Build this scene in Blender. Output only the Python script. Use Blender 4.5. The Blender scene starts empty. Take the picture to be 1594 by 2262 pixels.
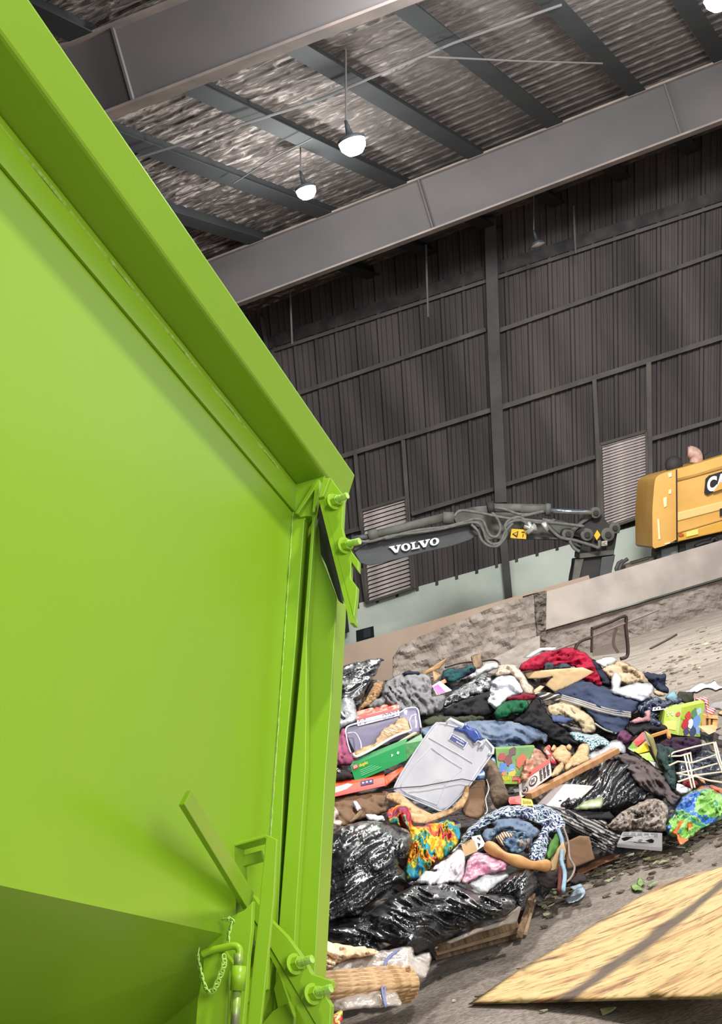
import bpy, bmesh, math, random
from mathutils import Vector, noise, geometry
random.seed(7)
SC = bpy.context.scene
COL = SC.collection
# ------------------------------------------------------------------ camera
FP = 3000.0; CX, CY = 797.0, 1131.0; EYE = 1.6
TH = math.atan(275.6/FP); RO = math.atan(0.29)
CAM = Vector((0, 0, EYE))
FW = Vector((0, math.cos(TH), math.sin(TH)))
R0 = Vector((1, 0, 0)); U0 = Vector((0, -math.sin(TH), math.cos(TH)))
RI = math.cos(RO)*R0 - math.sin(RO)*U0
UI = math.sin(RO)*R0 + math.cos(RO)*U0
cd = bpy.data.cameras.new('camera'); cam = bpy.data.objects.new('camera', cd); COL.objects.link(cam)
from mathutils import Matrix
m3 = Matrix((RI, UI, -FW)).transposed()
cam.matrix_world = Matrix.Translation(CAM) @ m3.to_4x4()
cd.sensor_fit = 'VERTICAL'; cd.sensor_height = 36.0; cd.lens = FP/2262.0*36.0
cd.clip_start = 0.05; cd.clip_end = 300
SC.camera = cam
SC.view_settings.view_transform = 'Standard'; SC.view_settings.look = 'None'
SC.view_settings.gamma = 1.0; SC.view_settings.use_curve_mapping = False
SC.view_settings.exposure = 0.22
# ------------------------------------------------------------------ world and key lights
wd = bpy.data.worlds.new('world'); SC.world = wd; wd.use_nodes = True
bg = wd.node_tree.nodes['Background']
bg.inputs[0].default_value = (0.95, 0.98, 1.0, 1); bg.inputs[1].default_value = 0.85
def area(loc, target, size, power, color=(1, 1, 1), sy=None):
    l = bpy.data.lights.new('bay_or_fill_light', 'AREA'); l.energy = power; l.color = color
    l.shape = 'RECTANGLE'; l.size = size; l.size_y = sy or size
    o = bpy.data.objects.new('bay_or_fill_light', l); COL.objects.link(o); o.location = loc
    o.rotation_euler = (Vector(target)-Vector(loc)).to_track_quat('-Z', 'Y').to_euler()
    return o
area((6.3, 2.3, 10.0), (0.4, 5.5, 0.8), 0.55, 1150, (1.0, 0.98, 0.93))        # high-bay lamps over the tipping floor
area((2.5, 15.0, 12.4), (1.5, 9.0, 0), 1.2, 1900, (1.0, 0.98, 0.94))
area((7.0, -7.0, 5.5), (0, 9, 1), 5.0, 1100, (0.95, 0.98, 1.0))            # daylight of the open doorway behind
area((6, 19, 11.0), (5, 36, 1.0), 3.0, 3900, (0.97, 1.0, 0.97))  # added fill without a fixture, brightens far wall and machines

# ------------------------------------------------------------------ projection helpers
def RAY(px, py):
    return FW + RI*((px-CX)/FP) + UI*(-(py-CY)/FP)
def P(px, py, d): return CAM + RAY(px, py)*d
def YH(px): return 1418 - 0.29*(px-797)
def ZP(px, py, z=0.0):
    r = RAY(px, py); return CAM + r*((z-EYE)/r.z)
def PLN(px, py, pt, n):
    r = RAY(px, py); return CAM + r*((pt-CAM).dot(n)/r.dot(n))
CR = {'A': (700, 1380, 3.542), 'B': (1100, 1380, 3.227), 'C': (680, 1700, 3.188), 'D': (1020, 1700, 2.777),
      'E': (340, 1700, 3.623), 'F': (560, 980, 5.139), 'G': (740, 1020, 3.465), 'H': (1150, 940, 3.590), 'X': (0, 0, 1)}
def cv(k, pts):
    ox, oy, s = CR[k]
    return [(ox+p[0]/s, oy+p[1]/s) for p in pts]
BASE = [(500, 2300), (600, 2275), (760, 2250), (900, 2185), (980, 2118), (1160, 2045), (1230, 1960), (1400, 1885), (1480, 1862), (1600, 1800), (1760, 1770)]
def lerp_tab(t, x):
    if x <= t[0][0]: return t[0][1]
    for a, b in zip(t, t[1:]):
        if x <= b[0]: return a[1]+(b[1]-a[1])*(x-a[0])/(b[0]-a[0])
    return t[-1][1]
SL = 0.35
def DP(px, py):
    yb = lerp_tab(BASE, px)
    db = -EYE/RAY(px, yb).z
    rz = RAY(px, py).z
    d = (EYE + SL*db)/(SL - rz)
    if rz < -1e-4: d = min(d, -EYE/rz)
    return d
# ------------------------------------------------------------------ object helpers
def props(o, label=None, cat=None, group=None, kind=None):
    if label: o['label'] = label
    if cat: o['category'] = cat
    if group: o['group'] = group
    if kind: o['kind'] = kind
    return o
def wloc(o):
    v = Vector(o.location)
    while o.parent: o = o.parent; v = v+Vector(o.location)
    return v
def mk(name, vs, fs, mat, parent=None, smooth=False, label=None, cat=None, group=None, kind=None, bevel=0, fmat=None):
    vs = [Vector(v) for v in vs]
    xs = [v.x for v in vs]; ys = [v.y for v in vs]; zs = [v.z for v in vs]
    org = Vector(((min(xs)+max(xs))/2, (min(ys)+max(ys))/2, min(zs)))
    me = bpy.data.meshes.new(name)
    me.from_pydata([v-org for v in vs], [], fs)
    bm = bmesh.new(); bm.from_mesh(me); bmesh.ops.recalc_face_normals(bm, faces=bm.faces); bm.to_mesh(me); bm.free()
    ms = mat if isinstance(mat, (list, tuple)) else [mat]
    for m in ms: me.materials.append(m)
    if fmat:
        for p, i in zip(me.polygons, fmat): p.material_index = i
    if smooth:
        for p in me.polygons: p.use_smooth = True
    o = bpy.data.objects.new(name, me); COL.objects.link(o)
    if parent: o.parent = parent; o.location = org - wloc(parent)
    else: o.location = org
    if bevel:
        b = o.modifiers.new('bevel', 'BEVEL'); b.width = bevel; b.segments = 2; b.limit_method = 'ANGLE'
    return props(o, label, cat, group, kind)
def empty(name, loc, label, cat, group=None):
    o = bpy.data.objects.new(name, None); COL.objects.link(o); o.location = loc; o.empty_display_size = .05
    return props(o, label, cat, group)
def copy_tree(o, parent=None, off=Vector()):
    c = o.copy(); COL.objects.link(c)
    if parent: c.parent = parent
    else: c.location = Vector(o.location)+off
    for ch in list(o.children): copy_tree(ch, c)
    return c
class MB:
    def __init__(s): s.v = []; s.f = []
    def add(s, vs, fs):
        n = len(s.v); s.v += [Vector(v) for v in vs]; s.f += [tuple(i+n for i in f) for f in fs]; return s
    def hexa(s, p):      # 8 points: 4 front loop, 4 back loop
        return s.add(p, [(0,1,2,3), (7,6,5,4), (0,4,5,1), (1,5,6,2), (2,6,7,3), (3,7,4,0)])
    def bar(s, a, b, w, h, up=Vector((0, 0, 1))):
        a = Vector(a); b = Vector(b); d = (b-a).normalized()
        x = d.cross(up).normalized(); y = x.cross(d).normalized()
        q = [(-w/2, -h/2), (w/2, -h/2), (w/2, h/2), (-w/2, h/2)]
        return s.hexa([a+x*i+y*j for i, j in q]+[b+x*i+y*j for i, j in q])
    def tube(s, pts, r, n=8, cap=True):
        pts = [Vector(p) for p in pts]; rs = r if isinstance(r, (list, tuple)) else [r]*len(pts)
        base = len(s.v); up = None
        for i, p in enumerate(pts):
            d = (pts[min(i+1, len(pts)-1)]-pts[max(i-1, 0)]).normalized()
            if up is None:
                up = d.orthogonal().normalized()
            up = (up - d*up.dot(d)).normalized(); x = d.cross(up)
            for k in range(n):
                a = 2*math.pi*k/n
                s.v.append(p + (up*math.cos(a)+x*math.sin(a))*rs[i])
        for i in range(len(pts)-1):
            for k in range(n):
                a = base+i*n+k; b = base+i*n+(k+1) % n
                s.f.append((a, b, b+n, a+n))
        if cap:
            s.f.append(tuple(base+k for k in range(n))[::-1]); s.f.append(tuple(base+(len(pts)-1)*n+k for k in range(n)))
        return s
    def prism(s, pts, ext):
        n = len(pts); ext = Vector(ext)
        pts = [Vector(p) for p in pts]
        fr = list(range(n)); tris = geometry.tessellate_polygon([pts])
        fs = [tuple(t) for t in tris]+[tuple(i+n for i in t)[::-1] for t in tris]
        fs += [(i, (i+1) % n, (i+1) % n+n, i+n) for i in range(n)]
        return s.add(pts+[p+ext for p in pts], fs)
    def build(s, name, mat, parent=None, **k): return mk(name, s.v, s.f, mat, parent, **k)
def cr_smooth(pts, closed=True, k=4):
    out = []; n = len(pts)
    rng = range(n) if closed else range(n-1)
    for i in rng:
        g = (lambda j: pts[j % n]) if closed else (lambda j: pts[max(0, min(n-1, j))])
        p0, p1, p2, p3 = g(i-1), g(i), g(i+1), g(i+2)
        for t in range(k):
            t = t/k
            out.append(tuple(0.5*((2*p1[c])+(-p0[c]+p2[c])*t+(2*p0[c]-5*p1[c]+4*p2[c]-p3[c])*t*t+(-p0[c]+3*p1[c]-3*p2[c]+p3[c])*t**3) for c in range(len(p1))))
    if not closed: out.append(tuple(pts[-1]))
    return out
def segd(p, a, b):
    dx, dy = b[0]-a[0], b[1]-a[1]; L = dx*dx+dy*dy
    t = 0 if L == 0 else max(0, min(1, ((p[0]-a[0])*dx+(p[1]-a[1])*dy)/L))
    return math.hypot(p[0]-a[0]-t*dx, p[1]-a[1]-t*dy)
def inpoly(p, poly):
    c = False; j = len(poly)-1
    for i in range(len(poly)):
        a, b = poly[i], poly[j]
        if (a[1] > p[1]) != (b[1] > p[1]) and p[0] < (b[0]-a[0])*(p[1]-a[1])/(b[1]-a[1])+a[0]: c = not c
        j = i
    return c
def ridge(x, y, z):
    n = noise.noise(Vector((x, y, z)))
    return 1-(n*n*9/(1+n*n*9))**.75*1.15
def lump(name, crop, pts, mat, lay=0, th=0.08, R=None, fold=0.03, fs=22, ang=0, st=2.5, step=4.0, rough_edge=1.5,
         parent=None, label=None, cat=None, group=None, kind=None, smooth=True, dfun=None, soft=True, seed=None, off=0.0, bth=None):
    """a crumpled soft thing: outline at its own distance, swollen front and back, with real folds"""
    poly = cv(crop, pts)
    if soft: poly = cr_smooth(poly, True, 5)
    sd = seed if seed is not None else random.uniform(0, 50)
    poly = [(x+rough_edge*noise.noise(Vector((x*.15, y*.15, sd))), y+rough_edge*noise.noise(Vector((x*.15, y*.15, sd+9)))) for x, y in poly]
    if soft and rough_edge >= 1.5:
        poly = [(x+3.2*noise.noise(Vector((x*.09, y*.09, sd+30))), y+3.2*noise.noise(Vector((x*.09, y*.09, sd+39)))) for x, y in poly]
    x0 = min(p[0] for p in poly); x1 = max(p[0] for p in poly); y0 = min(p[1] for p in poly); y1 = max(p[1] for p in poly)
    ins = []
    yy = y0+step/2; r = 0
    while yy < y1:
        xx = x0+(step/2 if r % 2 else step)
        while xx < x1:
            q = (xx+random.uniform(-.25, .25)*step, yy+random.uniform(-.25, .25)*step)
            if inpoly(q, poly):
                d = min(segd(q, poly[i-1], poly[i]) for i in range(len(poly)))
                if d > step*.45: ins.append((q, d))
            xx += step
        yy += step*.87; r += 1
    n = len(poly)
    allp = [Vector(p) for p in poly]+[Vector(q) for q, d in ins]
    dd = [0]*n+[d for q, d in ins]
    v2, e2, f2, ov, oe, of = geometry.delaunay_2d_cdt(allp, [], [list(range(n))], 1, 1e-4)
    m = max(dd) if ins else 1
    R = R or max(m*.8, 3)
    ca, sa = math.cos(ang), math.sin(ang)
    soft_cloth = 'bag' not in mat.name and 'film' not in mat.name and mat.name not in ('clear_tub',)
    df = dfun or (lambda x, y: DP(x, y)-.055*lay)
    vf = []; vb = []; edge = []
    for i, v in enumerate(v2):
        o = ov[i][0] if ov[i] else 0
        d = dd[o]; x, y = v.x, v.y
        t = min(d/R, 1); h = th*math.sqrt(max(0, 1-(1-t)**2))
        u = (x*ca+y*sa)/(fs*1.5*st*1.5); w = (-x*sa+y*ca)/(fs*1.5)
        wx = 1.1*noise.noise(Vector((x/55, y/55, sd+3))); md = .45+.9*abs(noise.noise(Vector((x/38, y/38, sd+21))))*1.6
        f = fold*(ridge(u, w+wx, sd)-.45)+fold*.38*(ridge(u*1.9, (w+wx)*2.2, sd+5)-.4)
        if soft_cloth:
            f = f*1.5+fold*1.15*(ridge(u*3.2+.5*wx, (w+wx)*1.9, sd+13)-.4)+fold*.45*(ridge(u*6, (w+wx)*3.8, sd+17)-.4)
        f *= min(1, d/5)*FOLDK*md
        D = df(x, y)+off
        vf.append(P(x, y, D-h-f)); vb.append(P(x, y, D+(bth if bth is not None else th*.7)*min(1, d/R)+.002)); edge.append(d < 1e-6)
    N = len(v2); idx = {}; vs = list(vf)
    for i in range(N):
        if edge[i]: idx[i] = i
        else: idx[i] = len(vs); vs.append(vb[i])
    fcs = [tuple(f) for f in f2]+[tuple(idx[i] for i in f)[::-1] for f in f2 if not all(edge[i] for i in f)]
    return mk(name, vs, fcs, mat, parent, smooth=smooth, label=label, cat=cat, group=group, kind=kind)
FOLDK = 1.55
class Quad:
    def __init__(s, a, b, c, d): s.c = [Vector(a), Vector(b), Vector(c), Vector(d)]; s.n = (s.c[1]-s.c[0]).cross(s.c[3]-s.c[0]).normalized(); s.n = s.n if s.n.dot(CAM-s.c[0]) > 0 else -s.n
    def at(s, u, v, n=0.0):
        a, b, c, d = s.c
        return (a*(1-u)+b*u)*(1-v)+(d*(1-u)+c*u)*v + s.n*n
def quad(crop, pts, lay=0, tilt=(0, 0.06), D=None):
    p = cv(crop, pts); cx = sum(q[0] for q in p)/4; cy = sum(q[1] for q in p)/4
    d = D if D else DP(cx, cy)-.055*lay
    tx, ty = tilt
    ds = [d-tx+ty, d+tx+ty, d+tx-ty, d-tx-ty]
    return Quad(*[P(q[0], q[1], e) for q, e in zip(p, ds)])
def slab(name, q, th, mat, back=None, **k):
    """closed board / box behind a quad"""
    ex = back if back is not None else -q.n*th
    m = MB().hexa(q.c+[c+ex for c in q.c])
    return m.build(name, mat, **k)
def text(name, s, q, u0, v0, u1, v1, mat, parent, flip=False, bold=0.0, n=0.004, italic=0, label=None):
    c = bpy.data.curves.new('t', 'FONT'); c.body = s; c.offset = bold; c.shear = italic
    o = bpy.data.objects.new('t', c); COL.objects.link(o)
    bpy.context.view_layer.update()
    me = bpy.data.meshes.new_from_object(o.evaluated_get(bpy.context.evaluated_depsgraph_get()))
    bpy.data.objects.remove(o); bpy.data.curves.remove(c)
    if not me.vertices: return
    xs = [v.co.x for v in me.vertices]; ys = [v.co.y for v in me.vertices]
    X0, X1, Y0, Y1 = min(xs), max(xs), min(ys), max(ys)
    vs = []
    for v in me.vertices:
        a = (v.co.x-X0)/(X1-X0); b = (v.co.y-Y0)/(Y1-Y0)
        if flip: a, b = 1-a, 1-b
        vs.append(q.at(u0+(u1-u0)*a, v1+(v0-v1)*b, n))
    fs = [tuple(p.vertices) for p in me.polygons]
    N = len(vs); bk = [v-q.n*(n*.9) for v in vs]
    bm = bmesh.new(); bv = [bm.verts.new(v) for v in vs]
    for f in fs:
        try: bm.faces.new([bv[i] for i in f])
        except Exception: pass
    bm.normal_update()
    me2 = bpy.data.meshes.new(name); bm.to_mesh(me2); bm.free(); bpy.data.meshes.remove(me)
    vv = [Vector(v.co) for v in me2.vertices]; ff = [tuple(p.vertices) for p in me2.polygons]
    return mk(name, vv, ff, mat, parent, label=label)
def patch(name, q, poly, mat, parent, n=0.003, label=None):
    """thin printed/raised shape on a quad face, u right v down"""
    return MB().prism([q.at(u, v, n) for u, v in poly], -q.n*(n*.8)).build(name, mat, parent, label=label)
def marks(name, q, u0, v0, u1, v1, k, mat, parent, n=.005, upright=True):
    """row of small printed strokes too small to read"""
    m = MB()
    for i in range(k):
        a = u0+(u1-u0)*i/k; b = u0+(u1-u0)*(i+.6)/k; t = (v1-v0)*.25*((i*7) % 3)/2
        pl = [(a, v0+t), (b, v0+t), (b, v1-t*.4), (a, v1-t*.4)] if upright else [(u0, v0+(v1-v0)*i/k), (u1-(u1-u0)*.12*(i % 3), v0+(v1-v0)*i/k), (u1-(u1-u0)*.12*(i % 3), v0+(v1-v0)*(i+.5)/k), (u0, v0+(v1-v0)*(i+.5)/k)]
        m.prism([q.at(u, v, n) for u, v in pl], -q.n*(n*.7))
    return m.build(name, mat, parent)
def rect(u0, v0, u1, v1): return [(u0, v0), (u1, v0), (u1, v1), (u0, v1)]
def disc(cu, cv_, r, ru=None, k=16): return [(cu+(ru or r)*math.cos(2*math.pi*i/k), cv_+r*math.sin(2*math.pi*i/k)) for i in range(k)]

def blot(cu, cv_, r, ru, seed=0, k=14): return [(cu+ru*math.cos(2*math.pi*i/k)*(1+.45*noise.noise(Vector((i*.7, cu*9, seed)))), cv_+r*math.sin(2*math.pi*i/k)*(1+.45*noise.noise(Vector((i*.7, cv_*9, seed+4))))) for i in range(k)]
# ------------------------------------------------------------------ materials
def s2l(c): return tuple(((v/255)/12.92 if v/255 <= .04045 else ((v/255+.055)/1.055)**2.4) for v in c)
MC = {}
def M(name, col, col2=None, rough=.7, metal=0, scale=8, detail=6, lo=.35, hi=.65, bump=0.0, bscale=None, stretch=(1, 1, 1), coat=0, trans=0, alpha=1, spec=.5, dist=0.0, sheen=0, emis=None, bdist=.02):
    if name in MC: return MC[name]
    m = bpy.data.materials.new(name); m.use_nodes = True; MC[name] = m
    nt = m.node_tree; b = nt.nodes['Principled BSDF']; L = nt.links
    c1 = s2l(col)+(1,); c2 = s2l(col2)+(1,) if col2 else c1
    b.inputs['Base Color'].default_value = c1; b.inputs['Roughness'].default_value = rough; b.inputs['Metallic'].default_value = metal
    b.inputs['Specular IOR Level'].default_value = spec
    if coat: b.inputs['Coat Weight'].default_value = coat; b.inputs['Coat Roughness'].default_value = .12
    if trans: b.inputs['Transmission Weight'].default_value = trans
    if alpha < 1: b.inputs['Alpha'].default_value = alpha
    if emis: b.inputs['Emission Color'].default_value = s2l(col)+(1,); b.inputs['Emission Strength'].default_value = emis
    tc = nt.nodes.new('ShaderNodeTexCoord'); mp = nt.nodes.new('ShaderNodeMapping'); mp.inputs['Scale'].default_value = stretch
    L.new(tc.outputs['Object'], mp.inputs['Vector'])
    if col2:
        n = nt.nodes.new('ShaderNodeTexNoise'); n.inputs['Scale'].default_value = scale; n.inputs['Detail'].default_value = detail; n.inputs['Distortion'].default_value = dist
        r = nt.nodes.new('ShaderNodeValToRGB'); r.color_ramp.elements[0].position = lo; r.color_ramp.elements[1].position = hi
        r.color_ramp.elements[0].color = c1; r.color_ramp.elements[1].color = c2
        L.new(mp.outputs[0], n.inputs['Vector']); L.new(n.outputs['Fac'], r.inputs[0]); L.new(r.outputs[0], b.inputs['Base Color'])
    if bump:
        n2 = nt.nodes.new('ShaderNodeTexNoise'); n2.inputs['Scale'].default_value = bscale or scale*3; n2.inputs['Detail'].default_value = 5
        bp = nt.nodes.new('ShaderNodeBump'); bp.inputs['Strength'].default_value = bump; bp.inputs['Distance'].default_value = bdist
        L.new(mp.outputs[0], n2.inputs['Vector']); L.new(n2.outputs['Fac'], bp.inputs['Height']); L.new(bp.outputs[0], b.inputs['Normal'])
    return m
def ramp_mat(name, stops, scale, rough=.8, kind='noise', stretch=(1, 1, 1), bump=.2, dist=1.0, detail=3, interp='LINEAR', rot=(0, 0, 0), coat=0):
    if name in MC: return MC[name]
    m = bpy.data.materials.new(name); m.use_nodes = True; MC[name] = m; nt = m.node_tree; L = nt.links
    b = nt.nodes['Principled BSDF']; b.inputs['Roughness'].default_value = rough
    if coat: b.inputs['Coat Weight'].default_value = coat
    tc = nt.nodes.new('ShaderNodeTexCoord'); mp = nt.nodes.new('ShaderNodeMapping'); mp.inputs['Scale'].default_value = stretch; mp.inputs['Rotation'].default_value = rot
    L.new(tc.outputs['Object'], mp.inputs[0])
    if kind == 'noise':
        n = nt.nodes.new('ShaderNodeTexNoise'); n.inputs['Scale'].default_value = scale; n.inputs['Detail'].default_value = detail; n.inputs['Distortion'].default_value = dist; out = n.outputs['Fac']
    elif kind == 'vor':
        n = nt.nodes.new('ShaderNodeTexVoronoi'); n.inputs['Scale'].default_value = scale; sp = nt.nodes.new('ShaderNodeSeparateColor'); L.new(n.outputs['Color'], sp.inputs[0]); out = sp.outputs[0]
    elif kind == 'wave':
        n = nt.nodes.new('ShaderNodeTexWave'); n.inputs['Scale'].default_value = scale; n.inputs['Distortion'].default_value = dist; n.inputs['Detail'].default_value = detail; n.inputs['Detail Scale'].default_value = 1.5; out = n.outputs['Fac']
    elif kind == 'check':
        n = nt.nodes.new('ShaderNodeTexChecker'); n.inputs['Scale'].default_value = scale; out = n.outputs['Fac']
    L.new(mp.outputs[0], n.inputs['Vector'])
    r = nt.nodes.new('ShaderNodeValToRGB'); cr = r.color_ramp; cr.interpolation = interp
    while len(cr.elements) < len(stops): cr.elements.new(.5)
    for e, (p, c) in zip(cr.elements, stops): e.position = p; e.color = s2l(c)+(1,)
    L.new(out, r.inputs[0]); L.new(r.outputs[0], b.inputs['Base Color'])
    if bump:
        n2 = nt.nodes.new('ShaderNodeTexNoise'); n2.inputs['Scale'].default_value = 40; n2.inputs['Detail'].default_value = 4
        bp = nt.nodes.new('ShaderNodeBump'); bp.inputs['Strength'].default_value = bump; bp.inputs['Distance'].default_value = .02
        L.new(tc.outputs['Object'], n2.inputs['Vector']); L.new(n2.outputs['Fac'], bp.inputs['Height']); L.new(bp.outputs[0], b.inputs['Normal'])
    return m
def cloth(name, c, c2=None, **k):
    k.setdefault('scale', 7)
    return M('cloth_'+name, c, c2 or tuple(int(v*.82) for v in c), rough=.92, bump=.35, bscale=38, spec=.2, **k)
GREEN = M('green_paint', (132, 171, 33), (128, 168, 31), rough=.34, scale=1.3, bump=.02, bscale=60, coat=.12, spec=.35)
GREEN2 = M('green_weld', (136, 182, 40), (170, 200, 110), rough=.35, scale=60, bump=.8, bscale=50, bdist=.006)
STEEL = M('worn_steel', (120, 125, 90), (150, 185, 60), rough=.4, metal=.3, scale=30)
BLACKBAG = M('black_bag_plastic', (26, 26, 29), (38, 38, 42), rough=.3, scale=5, bump=.3, bscale=9, stretch=(1, 1, 3), coat=.35, bdist=.03)
WHITEBAG = M('white_bag_plastic', (225, 225, 230), (200, 200, 210), rough=.3, scale=9, bump=.6, bscale=18, coat=.3)
CLEARBAG = M('clear_bag_plastic', (225, 228, 232), (190, 195, 200), rough=.22, scale=12, bump=.8, bscale=20, alpha=.55, coat=.4)
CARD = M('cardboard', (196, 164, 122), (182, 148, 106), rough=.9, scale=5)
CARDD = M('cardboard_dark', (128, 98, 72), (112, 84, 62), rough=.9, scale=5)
CONC = M('barrier_concrete', (164, 152, 144), (140, 129, 122), rough=.95, scale=1.2, bump=.3, bscale=6, detail=9)
CONCR = M('rough_concrete', (142, 130, 122), (112, 100, 92), rough=.95, scale=2.2, bump=1.0, bscale=4, detail=10, bdist=.12)
BEIGE = M('beige_concrete', (190, 166, 148), (176, 150, 134), rough=.95, scale=.8, detail=8)
WOOD = M('pale_wood', (190, 150, 100), (160, 120, 76), rough=.75, scale=4, stretch=(1, 1, 12), bump=.2)
WOODW = M('weathered_wood', (150, 122, 92), (96, 76, 58), rough=.85, scale=6, stretch=(6, 1, 1), bump=.5)
CREAM = M('cream_fabric', (230, 212, 180), (205, 180, 145), rough=.9, scale=9, bump=.2)
COLSHADE = M('column_shade', (52, 50, 50), (38, 38, 40), rough=.7, scale=2, detail=8)
GREY = M('grey_steel', (86, 82, 80), (66, 62, 62), rough=.75, scale=.8, detail=9)
WHITE = M('white_paint', (235, 235, 238), rough=.6)
INK = M('black_ink', (24, 22, 24), rough=.6)

# ================================================================== SETTING
FLOORM = M('floor_concrete', (150, 139, 128), (118, 108, 100), rough=.93, scale=2.0, detail=12, lo=.38, hi=.66, bump=.55, bscale=34, bdist=.02, stretch=(1, 2.2, 1))
nt = FLOORM.node_tree; b = nt.nodes['Principled BSDF']
src = b.inputs['Base Color'].links[0].from_socket
nn = nt.nodes.new('ShaderNodeTexNoise'); nn.inputs['Scale'].default_value = 55; nn.inputs['Detail'].default_value = 8
rr = nt.nodes.new('ShaderNodeValToRGB'); rr.color_ramp.elements[0].position = .36; rr.color_ramp.elements[1].position = .64
rr.color_ramp.elements[0].color = (.42, .40, .38, 1); rr.color_ramp.elements[1].color = (1.25, 1.22, 1.2, 1)
mx = nt.nodes.new('ShaderNodeMixRGB'); mx.blend_type = 'MULTIPLY'; mx.inputs[0].default_value = .8
mpn = [n for n in nt.nodes if n.type == 'MAPPING'][0]
nt.links.new(mpn.outputs[0], nn.inputs['Vector']); nt.links.new(nn.outputs['Fac'], rr.inputs[0])
nt.links.new(src, mx.inputs[1]); nt.links.new(rr.outputs[0], mx.inputs[2]); nt.links.new(mx.outputs[0], b.inputs['Base Color'])
MB().hexa([Vector(v) for v in [(-45, -8, 0), (45, -8, 0), (45, 75, 0), (-45, 75, 0), (-45, -8, -.3), (45, -8, -.3), (45, 75, -.3), (-45, 75, -.3)]]).build('floor', FLOORM, kind='structure')

# far wall -----------------------------------------------------------
WD = Vector((.942, -.335, 0)).normalized(); WN = Vector((-WD.y, WD.x, 0)) * -1   # faces the camera
if WN.y > 0: WN = -WN
WPT = P(1100, 1320, 42)
def WP(px, py, off=0.0): return PLN(px, py, WPT+WN*off, WN)
def vx(x0, y):
    s = .075-(x0-789)*1.116e-4
    return x0+max(-.03, min(.24, s))*(y-1000)
def ytop(x): return 441-.37*(x-1240)-40
def ybot(x): return 1297-.279*(x-919)
WALLM = M('corrugated_wall', (88, 80, 79), (60, 54, 55), rough=.85, scale=.7, detail=10, stretch=(1, 1, .22), bump=.2)
wn = WALLM.node_tree
m = MB(); rows = []
x0 = -760.0; i = 0
prof = []
while x0 < 1760:
    j = random.uniform(-3, 3)
    for dx, o in ((0, 0), (3, .10), (9, .10), (12, 0), (20, 0), (22, .03), (25, .03), (27, 0), (33, 0), (35, .03), (38, .03), (40, 0)):
        prof.append((x0+dx+j*.3, o))
    x0 += 46
vs = []; fs = []
for x, o in prof:
    for f in (0, .5, 1):
        yb_ = ybot(x)+4; yt_ = ytop(x); y = yt_+(yb_-yt_)*f
        vs.append(WP(vx(x, y), y, o*1.0))
n = len(prof)
for i in range(n-1):
    for r in range(2): fs.append((i*3+r, i*3+3+r, i*3+4+r, i*3+1+r))
back = len(vs)
mk('wall_back', vs, fs, WALLM, kind='structure')
# pale lower wall
PALE = M('pale_concrete', (222, 226, 216), (196, 202, 192), rough=.9, scale=.6, detail=9)
def wall_pts(xl, xr, yf, off): return [WP(x, yf(x), off) for x in (xl, xr)]
a, b2 = wall_pts(-800, 1700, lambda x: ybot(x), .08)
lo = [Vector((q.x, q.y, 0)) for q in (b2, a)]
MB().prism([a, b2]+lo, -WN*.5).build('wall_lower', PALE, kind='structure')
def wbar(name, pts, wpx, off, dep, mat, kind='structure', parent=None, **k):
    """member fixed to the wall: centre line through pixels, width in pixels"""
    m = MB()
    for (x1, y1), (x2, y2) in zip(pts, pts[1:]):
        dx, dy = x2-x1, y2-y1; L = math.hypot(dx, dy); nx, ny = -dy/L*wpx/2, dx/L*wpx/2
        q = [(x1+nx, y1+ny), (x2+nx, y2+ny), (x2-nx, y2-ny), (x1-nx, y1-ny)]
        m.hexa([WP(x, y, off+dep) for x, y in q]+[WP(x, y, off) for x, y in q])
    return m.build(name, mat, parent, kind=kind, **k)
GIRT = M('girt_steel', (98, 90, 86), (74, 68, 66), rough=.8, scale=1.0, detail=8)
def ext(p, q, xa, xb):
    s = (q[1]-p[1])/(q[0]-p[0]); return [(xa, p[1]+s*(xa-p[0])), (xb, p[1]+s*(xb-p[0]))]
tn = 1
for p, q, w, xa, xb in [((610, 772), (1240, 566), 7, 500, 1700), ((672, 864), (1071, 728), 9, 560, 1072), ((1099, 731), (1594, 556), 9, 1099, 1690),
                        ((764, 1005), (1082, 906), 10, 620, 1084), ((1108, 899), (1594, 745), 11, 1108, 1690),
                        ((900, 1138), (1090, 1080), 9, 908, 1092), ((1117, 1070), (1310, 1010), 9, 1117, 1314), ((1440, 969), (1594, 923), 9, 1438, 1690), ((745, 1181), (792, 1168), 9, 700, 792)]:
    wbar('trim_%d' % tn, ext(p, q, xa, xb), w, .1, .18, GIRT); tn += 1
# deep fascia below the roof and columns
wbar('trim_%d' % tn, ext((610, 752), (1240, 546), 500, 1700), 26, .05, .06, M('fascia', (74, 68, 66), (48, 46, 48), rough=.9, scale=2.5)); tn += 1
wbar('trim_%d' % tn, [(1082, 480), (1090, 760), (1101, 1000), (1106, 1110)], 26, .15, .45, GREY); tn += 1
wbar('trim_%d' % tn, [(1104, 1110), (1124, 1330)], 17, .15, .3, GREY); tn += 1
wbar('trim_%d' % tn, [(1092, 520), (1112, 1110)], 10, .15, .25, COLSHADE); tn += 1  # dark strip painting the shaded right side of the column
for pts, w in [([(784, 1000), (798, 1172)], 8), ([(799, 1255), (810, 1332)], 9), ([(890, 972), (903, 1160)], 9), ([(903, 1160), (914, 1300)], 9),
               ([(1312, 838), (1320, 1000), (1324, 1150)], 9), ([(1432, 800), (1437, 1150)], 11), ([(576, 700), (590, 770)], 8), ([(600, 772), (640, 900)], 6)]:
    wbar('trim_%d' % tn, pts, w, .1, .22, GIRT); tn += 1
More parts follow.
